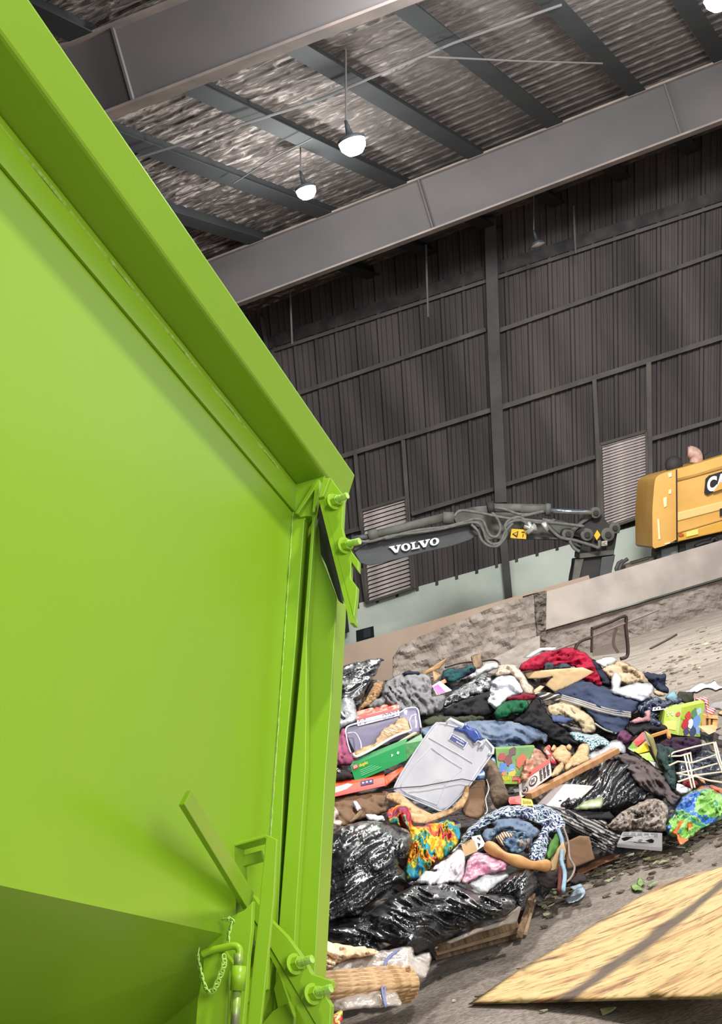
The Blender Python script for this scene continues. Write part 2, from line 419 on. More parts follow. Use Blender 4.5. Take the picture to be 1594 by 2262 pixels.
# wall louvres
LOUV = M('louvre_metal', (232, 216, 212), (180, 166, 163), rough=.55, scale=2)
def louvre(c4, n, label):
    # c4 TL TR BR BL pixels
    root = empty('wall_louvre', WP(*c4[3], .1), label, 'louvre vent')
    fr = MB()
    for i in range(4):
        a, b = c4[i], c4[(i+1) % 4]
        fr.bar(WP(*a, .28), WP(*b, .28), .08, .16, WN)
    fr.build('frame', GIRT, root)
    MB().prism([WP(*p, .12) for p in c4], WN*.03).build('backing', INK, root)
    for i in range(n):
        t0 = (i+.15)/n; t1 = (i+.75)/n
        def at(u, t): 
            l = (c4[0][0]+(c4[3][0]-c4[0][0])*t, c4[0][1]+(c4[3][1]-c4[0][1])*t); r = (c4[1][0]+(c4[2][0]-c4[1][0])*t, c4[1][1]+(c4[2][1]-c4[1][1])*t)
            return (l[0]+(r[0]-l[0])*u, l[1]+(r[1]-l[1])*u)
        A, B, C_, D_ = at(.02, t0), at(.98, t0), at(.98, t1), at(.02, t1)
        p = [WP(*A, .17), WP(*B, .17), WP(*C_, .26), WP(*D_, .26)]
        MB().hexa(p+[v-Vector((0, 0, .02)) for v in p]).build('slat', LOUV, root)
louvre([(798, 1128), (898, 1098), (912, 1298), (812, 1331)], 22, 'tall slatted metal louvre low in the far wall, behind the dark excavator boom')
louvre([(1326, 982), (1428, 952), (1431, 1136), (1332, 1170)], 29, 'tall slatted metal louvre in the far wall between the boom and the yellow machine')
# dark vent hole in pale wall
vr = [(786, 1393), (824, 1383), (826, 1407), (787, 1418)]
op = MB().prism([WP(*p, .10) for p in vr], -WN*.05).build('window_1', INK, kind='structure')
MB().prism([WP(*p, .13) for p in [(802, 1391), (818, 1387), (819, 1406), (803, 1410)]], -WN*.02).build('pane', M('dark_pane', (60, 66, 70), rough=.3), op)
lw = MB()
lw.prism([WP(*p, .7) for p in [(735, 1345), (757, 1338), (764, 1398), (735, 1408)]], -WN*.3)
lw.build('electrical_cabinet', INK, label='black cabinet against the pale wall beside the green container edge', cat='cabinet')
# beige cap wall behind the barrier
def bar_pt(px, dep, z): 
    r = RAY(px, YH(px)); q = CAM+r*dep; return Vector((q.x, q.y, z))
a, c = bar_pt(-900, 47, 0), bar_pt(1300, 35, 0)
m = MB(); d = Vector((0, 1, 0))*.5
m.hexa([a, c, c+Vector((0, 0, 1.62)), a+Vector((0, 0, 1.62)), a+d, c+d, c+d+Vector((0, 0, 1.62)), a+d+Vector((0, 0, 1.62))])
m.build('wall_push_far', BEIGE, kind='structure')
# push wall right: two courses
Bl = ZP(1196, 1470); Br = ZP(1594, 1347)
BD = (Br-ZP(1205, 1467)).normalized()
Bl = ZP(1205, 1467); BRr = Br + BD*6
BN = Vector((BD.y, -BD.x, 0)); 
if BN.y > 0: BN = -BN
def BP(px, py, off=0.0): return PLN(px, py, Bl+BN*off, BN)
up_l = BP(1203, 1308, .15); up_r = BP(1700, 1162, .15)
lo_l = BP(1200, 1392, .15); lo_r = BP(1700, 1243, .15)
MB().prism([up_l, up_r, lo_r, lo_l], -BN*.8).build('wall_push_right', CONC, kind='structure')
# rough lower course with displaced face
def rough_wall(name, crop_pts_top, crop_pts_bot, mat, nx=90, ny=16, amp=.06, off=0.0, th=.7):
    vs = []; fs = []
    for j in range(ny+1):
        for i in range(nx+1):
            u = i/nx; v = j/ny
            def pl(t, u):
                k = u*(len(t)-1); a = min(int(k), len(t)-2); f = k-a; return (t[a][0]+(t[a+1][0]-t[a][0])*f, t[a][1]+(t[a+1][1]-t[a][1])*f)
            a = pl(crop_pts_top, u); b = pl(crop_pts_bot, u)
            x = a[0]+(b[0]-a[0])*v; y = a[1]+(b[1]-a[1])*v
            nz = noise.fractal(Vector((x*.03, y*.06, 3)), 1, 2, 5)
            vs.append(BP(x, y, off+amp*nz))
    for j in range(ny):
        for i in range(nx):
            k = j*(nx+1)+i; fs.append((k, k+1, k+nx+2, k+nx+1))
    n = len(vs)
    for j in (0, ny):
        for i in range(nx+1): pass
    # back closing
    top = [i for i in range(nx+1)]; bot = [ny*(nx+1)+i for i in range(nx+1)]
    tb = [len(vs)+i for i in range(nx+1)]; vs += [vs[i]-BN*th for i in top]
    for i in range(nx): fs.append((top[i], tb[i], tb[i+1], top[i+1]))
    le = [j*(nx+1) for j in range(ny+1)]; re = [j*(nx+1)+nx for j in range(ny+1)]
    for e in (le, re):
        b0 = len(vs); vs.extend([vs[i]-BN*th for i in e])
        for j in range(ny): fs.append((e[j], e[j+1], b0+j+1, b0+j))
    return mk(name, vs, fs, mat, kind='structure', smooth=False)
rough_wall('wall_push_base', [(1196, 1396), (1400, 1338), (1700, 1250)], [(1196, 1475), (1400, 1408), (1700, 1314)], CONCR)
rough_wall('wall_push_left', [(868, 1452), (884, 1428), (930, 1404), (1000, 1378), (1090, 1340), (1186, 1311)], [(868, 1530), (890, 1530), (950, 1525), (1010, 1515), (1090, 1490), (1186, 1475)], CONCR, amp=.09, off=.25, th=.03)
rough_wall('wall_push_joint', [(1180, 1310), (1207, 1304)], [(1192, 1480), (1204, 1476)], M('broken_concrete', (120, 108, 98), (70, 62, 56), rough=.95, scale=6, bump=1, bscale=9, bdist=.1), nx=12, ny=50, amp=.12, off=.32)
rough_wall('wall_push_ledge', [(1040, 1482), (1140, 1430), (1192, 1404)], [(1040, 1520), (1140, 1490), (1192, 1478)], CONC, nx=30, ny=8, amp=.03, off=.45)

# ceiling ------------------------------------------------------------
ZC = 13.0
E2 = Vector((.411, .912, 0)).normalized(); E1 = WD.copy()
def bld(s, t, z): return E1*s + E2*t + Vector((0, 0, z))
# s,t coordinates of a world point
den = E1.x*E2.y-E1.y*E2.x
def st(p): return ((p.x*E2.y-p.y*E2.x)/den, (E1.x*p.y-E1.y*p.x)/den)
CEIL = bpy.data.materials.new('peeling_ceiling'); CEIL.use_nodes = True
nt = CEIL.node_tree; b = nt.nodes['Principled BSDF']; b.inputs['Roughness'].default_value = .95; L = nt.links
tc = nt.nodes.new('ShaderNodeTexCoord')
mp = nt.nodes.new('ShaderNodeMapping'); mp.vector_type = 'TEXTURE'; mp.inputs['Rotation'].default_value = (0, 0, -math.atan2(.335, .942)); mp.inputs['Scale'].default_value = (1.9, .75, 1)
L.new(tc.outputs['Object'], mp.inputs[0])
n1 = nt.nodes.new('ShaderNodeTexNoise'); n1.inputs['Scale'].default_value = 4.2; n1.inputs['Detail'].default_value = 9; n1.inputs['Distortion'].default_value = 1.2
L.new(mp.outputs[0], n1.inputs['Vector'])
r1 = nt.nodes.new('ShaderNodeValToRGB'); cr = r1.color_ramp
cols = [(.34, (44, 38, 38)), (.45, (76, 66, 65)), (.54, (98, 86, 84)), (.60, (140, 126, 123)), (.70, (178, 168, 166))]
while len(cr.elements) < 5: cr.elements.new(.5)
for e, (p_, c_) in zip(cr.elements, cols): e.position = p_; e.color = s2l(c_)+(1,)
L.new(n1.outputs['Fac'], r1.inputs[0])
# patchiness: flaking dense in one half, plain sheet elsewhere
n2 = nt.nodes.new('ShaderNodeTexNoise'); n2.inputs['Scale'].default_value = .09; n2.inputs['Detail'].default_value = 2
L.new(tc.outputs['Object'], n2.inputs['Vector'])
sx = nt.nodes.new('ShaderNodeSeparateXYZ'); L.new(tc.outputs['Object'], sx.inputs[0])
mr = nt.nodes.new('ShaderNodeMapRange'); mr.inputs[1].default_value = -1.0; mr.inputs[2].default_value = 5.0
L.new(sx.outputs[0], mr.inputs[0])
mxc = nt.nodes.new('ShaderNodeMixRGB'); mxc.inputs[2].default_value = s2l((90, 82, 81))+(1,)
mm = nt.nodes.new('ShaderNodeMath'); mm.operation = 'MULTIPLY'; mm.inputs[1].default_value = .75; L.new(mr.outputs[0], mm.inputs[0])
L.new(mm.outputs[0], mxc.inputs[0]); L.new(r1.outputs[0], mxc.inputs[1]); L.new(mxc.outputs[0], b.inputs['Base Color'])
bp = nt.nodes.new('ShaderNodeBump'); bp.inputs['Distance'].default_value = .15; bp.inputs['Strength'].default_value = .5
L.new(n1.outputs['Fac'], bp.inputs['Height']); L.new(bp.outputs[0], b.inputs['Normal'])
vs = []; fs = []
t = -9.0; prof = []
while t < 47:
    prof += [(t, 0), (t+.30, 0), (t+.34, -.035), (t+.42, -.035), (t+.46, 0)]
    t += .5 if random.random() < .8 else .47
for t, z in prof:
    for s in (-48, 30): vs.append(bld(s, t, ZC+z))
for i in range(len(prof)-1): fs.append((2*i, 2*i+1, 2*i+3, 2*i+2))
mk('ceiling', vs, fs, CEIL, kind='structure')
MB().hexa([Vector(v) for v in [(-17, -9, 0), (-17, 66, 0), (-17, 66, 13.2), (-17, -9, 13.2), (-17.3, -9, 0), (-17.3, 66, 0), (-17.3, 66, 13.2), (-17.3, -9, 13.2)]]).build('wall_left', WALLM, kind='structure')
# girders
BEAM = M('girder_steel', (92, 85, 86), (78, 73, 75), rough=.85, scale=.35, detail=10)
BEAMF = M('girder_flange', (138, 122, 116), (112, 102, 100), rough=.85, scale=1.2, detail=8)
def girder(label, p1, p2, zb, ztop=12.62, thin=.35):
    a = ZP(*p1, zb); c = ZP(*p2, zb); d = (c-a).normalized()
    a = a-d*25; c = c+d*25; n = Vector((d.y, -d.x, 0)); n = -n if n.y > 0 else n
    root = empty('roof_girder', (a+c)/2, label, 'roof girder')
    z = Vector((0, 0, 1))
    MB().hexa([a, c, c+z*(ztop-zb), a+z*(ztop-zb), a-n*.05, c-n*.05, c-n*.05+z*(ztop-zb), a-n*.05+z*(ztop-zb)]).build('web', BEAM, root)
    MB().bar((a+c)/2-(c-a)/2, c, thin, .05).build('bottom_flange', BEAMF, root)
    MB().bar(a+z*(ztop-zb), c+z*(ztop-zb), thin, .05).build('top_flange', BEAMF, root)
    for k in range(-2, 3):
        q = (a+c)/2+d*(k*6.5-2.1)
        MB().hexa([q+n*.12, q+n*.12+d*.04, q+n*.12+d*.04+z*(ztop-zb), q+n*.12+z*(ztop-zb), q, q+d*.04, q+d*.04+z*(ztop-zb), q+z*(ztop-zb)]).build('stiffener', BEAM, root)
    return a, c
girder('deep grey steel roof girder crossing the middle of the view above the excavators', (700, 606), (1594, 268), 11.24)
girder('deep grey steel roof girder nearest the viewer, at the top of the view', (256, 248), (860, 15), 11.24)
# purlins
PUR = M('purlin_steel', (36, 36, 38), (28, 28, 32), rough=.85, scale=.8)
where = ['farthest right, near the lamp in the top corner', 'second from the right', 'third from the right', 'in mid ceiling, just right of the larger lamp',
         'passing just behind the brighter lamp', 'passing just above the smaller lamp', 'leftmost, disappearing behind the green rail']
PL = [((1492, 0), (1560, 115)), ((1203, 0), (1370, 192)), ((890, 15), (1186, 266)), ((647, 110), (1014, 339)), ((411, 200), (757, 366)), ((275, 290), (647, 461)), ((400, 470), (510, 527))]
pur_s = []
for (p1, p2), wh in zip(PL, where):
    s1, t1 = st(ZP(*p2, 12.62)); pur_s.append(s1)
    root = empty('roof_purlin', bld(s1, 28, 12.62), 'dark steel roof purlin '+wh, 'roof purlin', None)
    MB().bar(bld(s1+.2, -8, 12.8), bld(s1+.2, 46, 12.8), .04, .36).build('web', PUR, root)
    MB().bar(bld(s1+.2, -8, 12.62), bld(s1+.2, 46, 12.62), .42, .03).build('flange', PUR, root)
    MB().bar(bld(s1, -8, 12.635), bld(s1, 46, 12.635), .035, .035).build('lip', BEAMF, root)
ROD = M('thin_rod', (92, 88, 90), rough=.8)
def zrod(pts, z, r, label, name='brace_rod', cat='brace rod', mat=ROD):
    return MB().tube([ZP(*p, z) for p in pts], r, 6).build(name, mat, label=label, cat=cat)
zrod([(300, 350), (700, 222), (1000, 95), (1240, 10)], 12.45, .03, 'thin straight sag rod tying the ceiling purlins together across the near bay')
zrod([(945, 125), (1130, 134), (1330, 140)], 12.3, .02, 'thin nearly level brace rod crossing between purlins at upper right')
zrod([(515, 405), (600, 350), (690, 305)], 12.4, .018, 'short thin brace rod left of the two bright lamps')
# drop rods from ceiling by far wall
for x, y0, y1, l in [(940, 540, 700, 'thin drop rod hanging near the far wall under the middle girder'), (640, 640, 760, 'thin drop rod hanging at the far left of the far wall beside the green rail'), (1266, 455, 560, 'thin drop rod hanging right of the unlit lamp')]:
    MB().tube([P(x, y0, 39.5), P(x+5, y1, 39.5)], .03, 6).build('drop_rod', ROD, label=l, cat='rod')
# lamps
GLOW = M('lamp_glow', (255, 252, 240), rough=.5, emis=60)
LAMPB = M('lamp_body', (80, 84, 88), rough=.5, metal=.5)
def highbay(px, py, dep, r, label, lit=True):
    c = P(px, py, dep); root = empty('high_bay_lamp', c, label, 'ceiling lamp')
    k = 24; z = Vector((0, 0, 1))
    ring = lambda rr, h: [c+Vector((rr*math.cos(2*math.pi*i/k), rr*math.sin(2*math.pi*i/k), h)) for i in range(k)]
    m = MB(); rs = [(r*1.02, 0), (r*1.05, .06), (r*.8, .10), (r*.3, .14), (r*.2, .30), (r*.1, .46)]
    for i, (rr, h) in enumerate(rs):
        m.v += ring(rr, h)
        if i: m.f += [((i-1)*k+j, (i-1)*k+(j+1) % k, i*k+(j+1) % k, i*k+j) for j in range(k)]
    m.f.append(tuple((len(rs)-1)*k+j for j in range(k)))
    m.build('housing', LAMPB, root, smooth=True)
    m = MB(); m.v = ring(r, .02)+ring(r*.93, -r*.45)+ring(r*.6, -r*.85)+[c+z*(-r*1.02)]
    m.f = [(j, (j+1) % k, k+(j+1) % k, k+j) for j in range(k)]+[(k+j, k+(j+1) % k, 2*k+(j+1) % k, 2*k+j) for j in range(k)]+[(2*k+j, 2*k+(j+1) % k, 3*k) for j in range(k)]
    if not lit: 
        m = MB(); m.v = ring(r, .0)+[c-z*.05]; m.f = [(j, (j+1) % k, k) for j in range(k)]
    m.build('lens', GLOW if lit else M('unlit_lens', (205, 196, 186), rough=.4), root, smooth=True)
    tp = P(px-3, py-1, dep); 
    MB().tube([c+z*.42, c+z*.45+UI*((12.98-c.z-.45)/UI.z)], .02, 6).build('hanger', ROD, root)
    if lit:
        l = bpy.data.lights.new('lamp_light', 'POINT'); l.energy = 600; l.shadow_soft_size = .25; l.color = (.93, 1, .95)
        o = bpy.data.objects.new('lamp_light', l); COL.objects.link(o); o.location = c-z*(r*2+.25)
highbay(777, 314, 27, .27, 'larger glaring round high bay lamp under the flaking ceiling')
highbay(675, 419, 31, .23, 'smaller glaring round high bay lamp just above the middle girder')
highbay(1584, -6, 25, .26, 'glaring round high bay lamp cut by the top right corner')
highbay(1188, 541, 38, .2, 'unlit pale round lamp hanging by the far wall', lit=False)

# ================================================================== GREEN CONTAINER
O3 = P(647.5, 1110, 3.75)
def camdir(x, y, z): return RI*x + UI*y + FW*z
LV = camdir(.281, -.39, 1).normalized()
WV = camdir(-.052, -1, -.375); WV = (WV-LV*WV.dot(LV)).normalized()
NV = LV.cross(WV).normalized()
if NV.dot(CAM-O3) < 0: NV = -NV
def CT(l, w, n): return O3+LV*l+WV*w+NV*n
def CPN(px, py, n=0.0): return PLN(px, py, O3+NV*n, NV)     # on a plane parallel to the side panel
def CPL(px, py, l=0.0): return PLN(px, py, O3+LV*l, LV)     # on a plane parallel to the rear frame
def lwn(p): d = p-O3; return d.dot(LV), d.dot(WV), d.dot(NV)
cont = empty('waste_container', CT(-1, 1.9, -.5), 'huge lime green steel waste container filling the left of the view', 'waste container')
# side panel: from the rail to the lower bend
lb, wb, _ = lwn(CPN(463, 2046)); lb2, wb2, _ = lwn(CPN(0, 1941))
kb = (wb2-wb)/(lb2-lb)
def wbend(l): return wb+kb*(l-lb)
m = MB(); xs = [-3.2, -2.0, -1.5, -1, -.5, 0.0]
pan = [CT(-3.3, -.06, 0), CT(0.0, -.06, 0), CT(0.0, wbend(0), 0), CT(-3.3, wbend(-3.3), 0)]
m.prism(pan, -NV*.012); m.build('side_panel', GREEN, cont)
# lower panel slopes inward below the bend
lowp = [CT(-3.3, wbend(-3.3), 0), CT(0, wbend(0), 0), CT(0, wbend(0)+.55, -.66), CT(-3.3, wbend(-3.3)+1.0, -1.1)]
MB().prism(lowp, WV*.01-NV*.0).build('lower_panel', GREEN, cont)
MB().prism([CT(-3.3, -.1, -2.2), CT(0, -.1, -2.2), CT(0, 1.9, -2.2), CT(-3.3, 2.4, -2.2)], NV*.012).build('far_side_panel', GREEN, cont)
MB().prism([CT(-3.3, 2.4, -.55), CT(0, 1.75, -.40), CT(0, 1.75, -2.2), CT(-3.3, 2.4, -2.2)], WV*.012).build('floor_plate', GREEN, cont)
BLOCKM = M('blocker_black', (30, 32, 28), rough=.8)
MB().prism([CT(-3.6, 2.15, .12), CT(.3, 1.62, .0), CT(.3, 1.62, -1.9), CT(-3.6, 2.15, -1.9)], WV*.12).build('bounce_blocker', BLOCKM, cont)  # added dark slab, keeps floor bounce light off the lower panel
MB().prism([CT(.012, wbend(0)-.05, -.01), CT(.012, wbend(0)+1.0, -.01), CT(.012, wbend(0)+1.0, -2.0), CT(.012, wbend(0)-.05, -2.0)], LV*.012).build('rear_plate', GREEN, cont)
# top rail
sec = [(0.0, -.03), (-.03, .090), (-.118, .112), (-.118, -.03)]
def rail(l0, l1): return [CT(l0, w-.045, n) for w, n in sec], [CT(l1, w-.045, n) for w, n in sec]
a, c = rail(-3.4, .215)
MB().hexa(a+c).build('top_rail', GREEN, cont, bevel=.006)
# angle strip below the rail on the panel
MB().prism([CT(-3.3, -.05, .001), CT(0.02, -.05, .001), CT(0.02, .028, .001), CT(-3.3, .028, .001)], NV*.006).build('rail_doubler', GREEN, cont)
MB().tube([CT(l*.05, -.035, .006+.002*math.sin(l)) for l in range(-62, 1)], .004, 5).build('weld_seam', GREEN2, cont)
def lplate(name, pts, l, th, crop='X', mat=GREEN, bevel=.002, parent=None, n=None):
    p = [CPL(x, y, l) for x, y in cv(crop, pts)] if n is None else [CPN(x, y, n) for x, y in cv(crop, pts)]
    ex = LV*th if n is None else -NV*th
    return MB().prism(p, ex).build(name, mat, parent or cont, bevel=bevel)
# rear post: near flange, slot, outer flange
lplate('rear_post', [(650, 1052), (724, 1034), (700, 1100), (672, 1150), (653, 1420), (628, 1700), (615, 2000), (606, 2300), (560, 2300), (597, 1850), (624, 1420), (645, 1150)], 0, .04)
lplate('post_web', [(690, 1100), (712, 1100), (700, 1300), (680, 1700), (660, 2300), (590, 2300), (620, 1800), (645, 1300), (668, 1150)], .05, .01)
lplate('post_flange', [(697, 1068), (706, 1060), (703, 1110), (695, 1150), (677, 1420), (675, 1700), (655, 2000), (640, 2300), (598, 2300), (619, 2000), (642, 1700), (668, 1420), (689, 1140), (676, 1140), (660, 1143), (690, 1085)], -.01, .03)
lplate('rear_door_edge', [(690, 1150), (704, 1148), (712, 1180), (710, 1235), (743, 1318), (742, 1345), (730, 1560), (718, 1720), (700, 2060), (689, 2250), (686, 2330), (620, 2330), (650, 2000), (672, 1700), (676, 1420)], .025, .1)
# weld beads
MB().tube([CPL(x+.4*math.sin(y*.13), y, -.002) for x, y in [(648.5-.069*(t-1110)*1.0, t) for t in range(1090, 2290, 12)]], [.0012+.0009*abs(math.sin(i*1.3)) for i in range(100)], 6).build('corner_weld', GREEN2, cont)
# upper hook plate
PLT = [(735, 620), (790, 440), (870, 385), (1020, 590), (1003, 960), (1035, 1090), (1100, 1210), (1190, 1330), (1187, 1455), (1108, 1345), (1100, 1530), (1172, 1625), (1165, 1760), (1135, 1990), (780, 640)]
hook = lplate('hook_plate', PLT, -.06, .025, 'F')
MB().prism([CPL(x, y, -.06) for x, y in cv('F', [(735, 620), (782, 630), (1135, 1990), (1133, 2036), (1090, 2034)])], LV*.045).build('hook_plate_edge', GREEN, cont)
lplate('hook_bracket', [(705, 405), (745, 405), (740, 560), (690, 780), (665, 780), (690, 520), (500, 800), (470, 790)], -.03, .02, 'F')
lplate('hook_tab', [(785, 395), (870, 385), (790, 600), (735, 615), (760, 500)], -.075, .02, 'F')
lplate('hook_spacer', [(715, 640), (780, 640), (960, 1300), (1000, 1800), (960, 1780), (820, 1380), (760, 1250)], .0, .02, 'F', mat=INK)
def bolt(crop, bx, by, tx, ty, l, R=.023):
    """washer + hex nut + threaded stud pointing toward the viewer's right"""
    c = CPL(*cv(crop, [(bx, by)])[0], l); t = CPL(*cv(crop, [(tx, ty)])[0], l-.012)
    ax = (t-c).normalized(); x = ax.orthogonal().normalized(); y = ax.cross(x)
    base = (-LV*.30+ax*.8).normalized(); bx_ = base.orthogonal().normalized(); by_ = base.cross(bx_)
    def ringp(o, r, k, a0=0): return [o+(bx_*math.cos(2*math.pi*i/k+a0)+by_*math.sin(2*math.pi*i/k+a0))*r for i in range(k)]
    w = MB().prism(ringp(c, R, 24), base*.006).build('washer', GREEN, cont, bevel=.001)
    w2 = MB().prism([p for p in ringp(c+base*.006, R*.68, 6)], ax*.016).build('hex_nut', GREEN, w, bevel=.0015)
    st_ = c+base*.02
    L_ = (t-c).length
    pts = []; rr = []
    for i in range(25):
        pts.append(st_+ax*(L_)*i/24); rr.append(R*.38*(1+.06*(i % 2)))
    MB().tube(pts, rr, 12).build('stud', GREEN2, w, smooth=False)
bolt('F', 900, 665, 1015, 620, -.065)
bolt('F', 1020, 1160, 1150, 1130, -.065)
# lower hook plate (big diagonal)
lplate('lower_hook_plate', [(790, 1000), (930, 1200), (1060, 1330), (1170, 1480), (1262, 1635), (1425, 1690), (1424, 1755), (1385, 1760), (1378, 1830), (1415, 1890), (1410, 1990), (1400, 2200), (1330, 2200), (1290, 2036), (905, 1385), (770, 1150)], -.12, .03, 'E')
MB().prism([CPL(x, y, -.115) for x, y in cv('E', [(770, 1160), (905, 1385), (1290, 2036), (1370, 2200), (1310, 2200), (1210, 2036), (900, 1440), (775, 1230)])], LV*.05).build('hook_plate_edge', GREEN, cont)
bolt('E', 1120, 1560, 1225, 1530, -.125, .025)
bolt('E', 1262, 1800, 1375, 1765, -.125, .025)
# diagonal square bar standing off the panel
def obar(name, fr, top, side, crop, l, th):
    pass
bl = -.42
F_ = cv('E', [(240, 280), (302, 160), (800, 985), (752, 1122)])
pf = [CPN(*F_[0], .13), CPN(*F_[1], .13), CPL(*F_[2], -.20), CPL(*F_[3], -.22)]
S_ = cv('E', [(195, 287), (710, 1136)])
dv = P(*S_[0], (pf[0]-CAM).dot(FW)+.035)-pf[0]
MB().hexa(pf+[p+dv for p in pf]).build('diagonal_bar', GREEN, cont, bevel=.002)
# flat bar handle bent over at the top
hl = -.25
def strip(name, pts, l, thv, crop='E', mat=GREEN):
    return MB().prism([CPL(x, y, l) for x, y in cv(crop, pts)], thv).build(name, mat, cont, bevel=.002)
strip('handle_bar', [(895, 540), (920, 530), (985, 560), (960, 1000), (920, 1420), (880, 1800), (840, 2160), (735, 2160), (775, 1700), (830, 1200), (865, 830)], hl, LV*.012)
strip('handle_top', [(580, 608), (890, 516), (925, 535), (900, 560), (885, 548), (590, 628)], hl, LV*.07)
strip('handle_lug', [(640, 705), (860, 645), (880, 725), (705, 776)], hl+.07, LV*.02)
# lug plates under the bar
strip('lug_plate', [(500, 1230), (720, 1125), (790, 1050), (780, 1300), (755, 1500), (740, 1750), (700, 2160), (600, 2160), (620, 1700), (560, 1420), (480, 1420), (400, 1450), (440, 1320)], -.28, LV*.02)
strip('lug_plate', [(395, 1480), (560, 1440), (640, 1560), (610, 1600), (590, 1800), (570, 2160), (325, 2160), (345, 1850), (385, 1650)], -.32, LV*.02)
strip('cross_plate', [(505, 1060), (620, 1000), (680, 1080), (670, 1150), (520, 1230), (500, 1150)], -.2, LV*.02)
strip('cross_plate', [(900, 1480), (925, 1480), (905, 1760), (860, 1790), (700, 1900), (750, 1700)], -.12, LV*.02)
strip('cross_plate', [(850, 2050), (950, 1930), (1080, 1860), (1120, 1980), (1100, 2200), (850, 2200)], -.05, LV*.02)
strip('cross_plate', [(955, 1755), (1000, 1610), (1050, 1765), (1120, 1960), (1010, 2100), (985, 1900)], -.02, LV*.02)
# locking pin with sleeve
def EP(x, y, l): return CPL(*cv('E', [(x, y)])[0], l)
pin = MB().tube(cr_smooth([tuple(EP(*p, -.345)) for p in [(380, 1480), (450, 1450), (560, 1425), (640, 1410), (682, 1440), (680, 1520), (672, 1600)]], False, 4), .0085, 12).build('locking_pin', GREEN, cont, smooth=True)
MB().tube([EP(676, 1470, -.345), EP(676, 1580, -.345)], .0105, 12).build('pin_collar', STEEL, cont, smooth=True)
MB().tube([EP(682, 1570, -.34), EP(665, 1770, -.34)], .0165, 16).build('pin_sleeve', GREEN, cont, smooth=True)
MB().tube([EP(664, 1770, -.34), EP(640, 2160, -.34)], .010, 12).build('pin_shaft', STEEL, cont, smooth=True)
# chain: every link its own piece
def chain(pts, n, l, r=.0019, ln=.020, wd=.0105):
    P3 = cr_smooth([tuple(EP(*p, l)) for p in pts], False, 12)
    P3 = [Vector(p) for p in P3]; cum = [0]
    for a, b in zip(P3, P3[1:]): cum.append(cum[-1]+(b-a).length)
    for i in range(n):
        tt = cum[-1]*(i+.5)/n; j = max(k for k in range(len(cum)) if cum[k] <= tt); j = min(j, len(P3)-2)
        c = P3[j].lerp(P3[j+1], (tt-cum[j])/max(1e-6, cum[j+1]-cum[j])); d = (P3[j+1]-P3[j]).normalized()
        s1 = d.cross(LV).normalized(); s2 = d.cross(s1).normalized()
        s = (s1*.8+s2*.6).normalized() if i % 2 else (s2*.9+s1*.45).normalized()
        L2 = cum[-1]/n*.5+.004
        lp = []
        for k in range(20):
            a = 2*math.pi*k/20; ux = math.cos(a); uy = math.sin(a)
            lp.append(c+d*((L2-wd/2)*(1 if ux > 0 else -1)+ux*wd/2)+s*uy*wd/2)
        m = MB(); m.tube(lp+[lp[0], lp[1]], r, 6, cap=False); m.build('chain_link', GREEN2, cont, smooth=True)
chain([(560, 1200), (620, 1210), (600, 1300), (590, 1390)], 6, -.33)
chain([(358, 1440), (350, 1500), (370, 1600), (395, 1700), (430, 1770), (480, 1760), (530, 1650), (560, 1560), (560, 1490)], 17, -.355)

# ================================================================== EXCAVATORS BEHIND THE PUSH WALL
AD = 36.0
def AP(px, py, d=AD): return P(px, py, d)
arm = empty('excavator_arm', AP(1310, 1270), 'dark grey excavator boom with white lettering, reaching left above the concrete push wall', 'excavator arm')
ARMM = M('arm_paint', (84, 86, 88), (66, 66, 68), rough=.6, scale=.8, detail=8)
ARMG = M('arm_dirty', (112, 112, 104), (76, 72, 68), rough=.8, scale=1.6, detail=9)
ARMD = M('arm_dark', (58, 54, 52), (40, 38, 38), rough=.75, scale=2, detail=8)
def ap(name, crop, pts, d, th, mat, bevel=.02, **k):
    return MB().prism([AP(x, y, d) for x, y in cv(crop, pts)], FW*th).build(name, mat, arm, bevel=bevel, **k)
ap('dipper', 'G', [(140, 680), (190, 640), (270, 605), (420, 590), (700, 545), (900, 510), (1040, 480), (1100, 500), (1095, 560), (1030, 600), (900, 645), (700, 690), (560, 725), (320, 785), (260, 795), (190, 775)], 35.8, .55, ARMM)
ap('dipper_trim', 'G', [(140, 665), (270, 596), (420, 582), (700, 532), (900, 497), (1040, 470), (1110, 490), (1100, 505), (1040, 484), (900, 512), (700, 547), (420, 596), (270, 612), (150, 685)], 35.7, .1, ARMG)
ap('boom', 'G', [(905, 425), (960, 372), (1060, 345), (1180, 335), (1260, 380), (1594, 430), (1760, 455), (1800, 520), (1700, 600), (1330, 595), (1210, 590), (1150, 600), (1120, 500), (1040, 470), (930, 480)], 36.2, .6, ARMG)
ap('boom', 'H', [(0, 690), (180, 740), (300, 775), (480, 810), (560, 830), (500, 900), (330, 900), (0, 895)], 36.15, .6, ARMG)
ap('boom_rib', 'H', [(60, 885), (480, 890), (480, 905), (0, 905)], 36.05, .1, ARMM)
ap('linkage', 'H', [(165, 760), (200, 755), (330, 880), (480, 955), (560, 975), (550, 985), (470, 970), (300, 900)], 36.0, .15, ARMM)
ap('head', 'H', [(560, 690), (585, 672), (625, 682), (650, 720), (700, 790), (760, 800), (768, 830), (748, 960), (738, 1005), (720, 1030), (460, 1020), (480, 960), (500, 900), (400, 870), (405, 850), (450, 830), (500, 800), (505, 740)], 35.9, .8, ARMD)
ap('link_arm', 'H', [(385, 835), (560, 690), (590, 700), (560, 735), (490, 780), (440, 830), (410, 880), (360, 880), (345, 850)], 35.8, .15, ARMG)
ap('link_arm', 'H', [(440, 960), (470, 1000), (460, 1010), (380, 910), (395, 905)], 35.8, .12, ARMD)
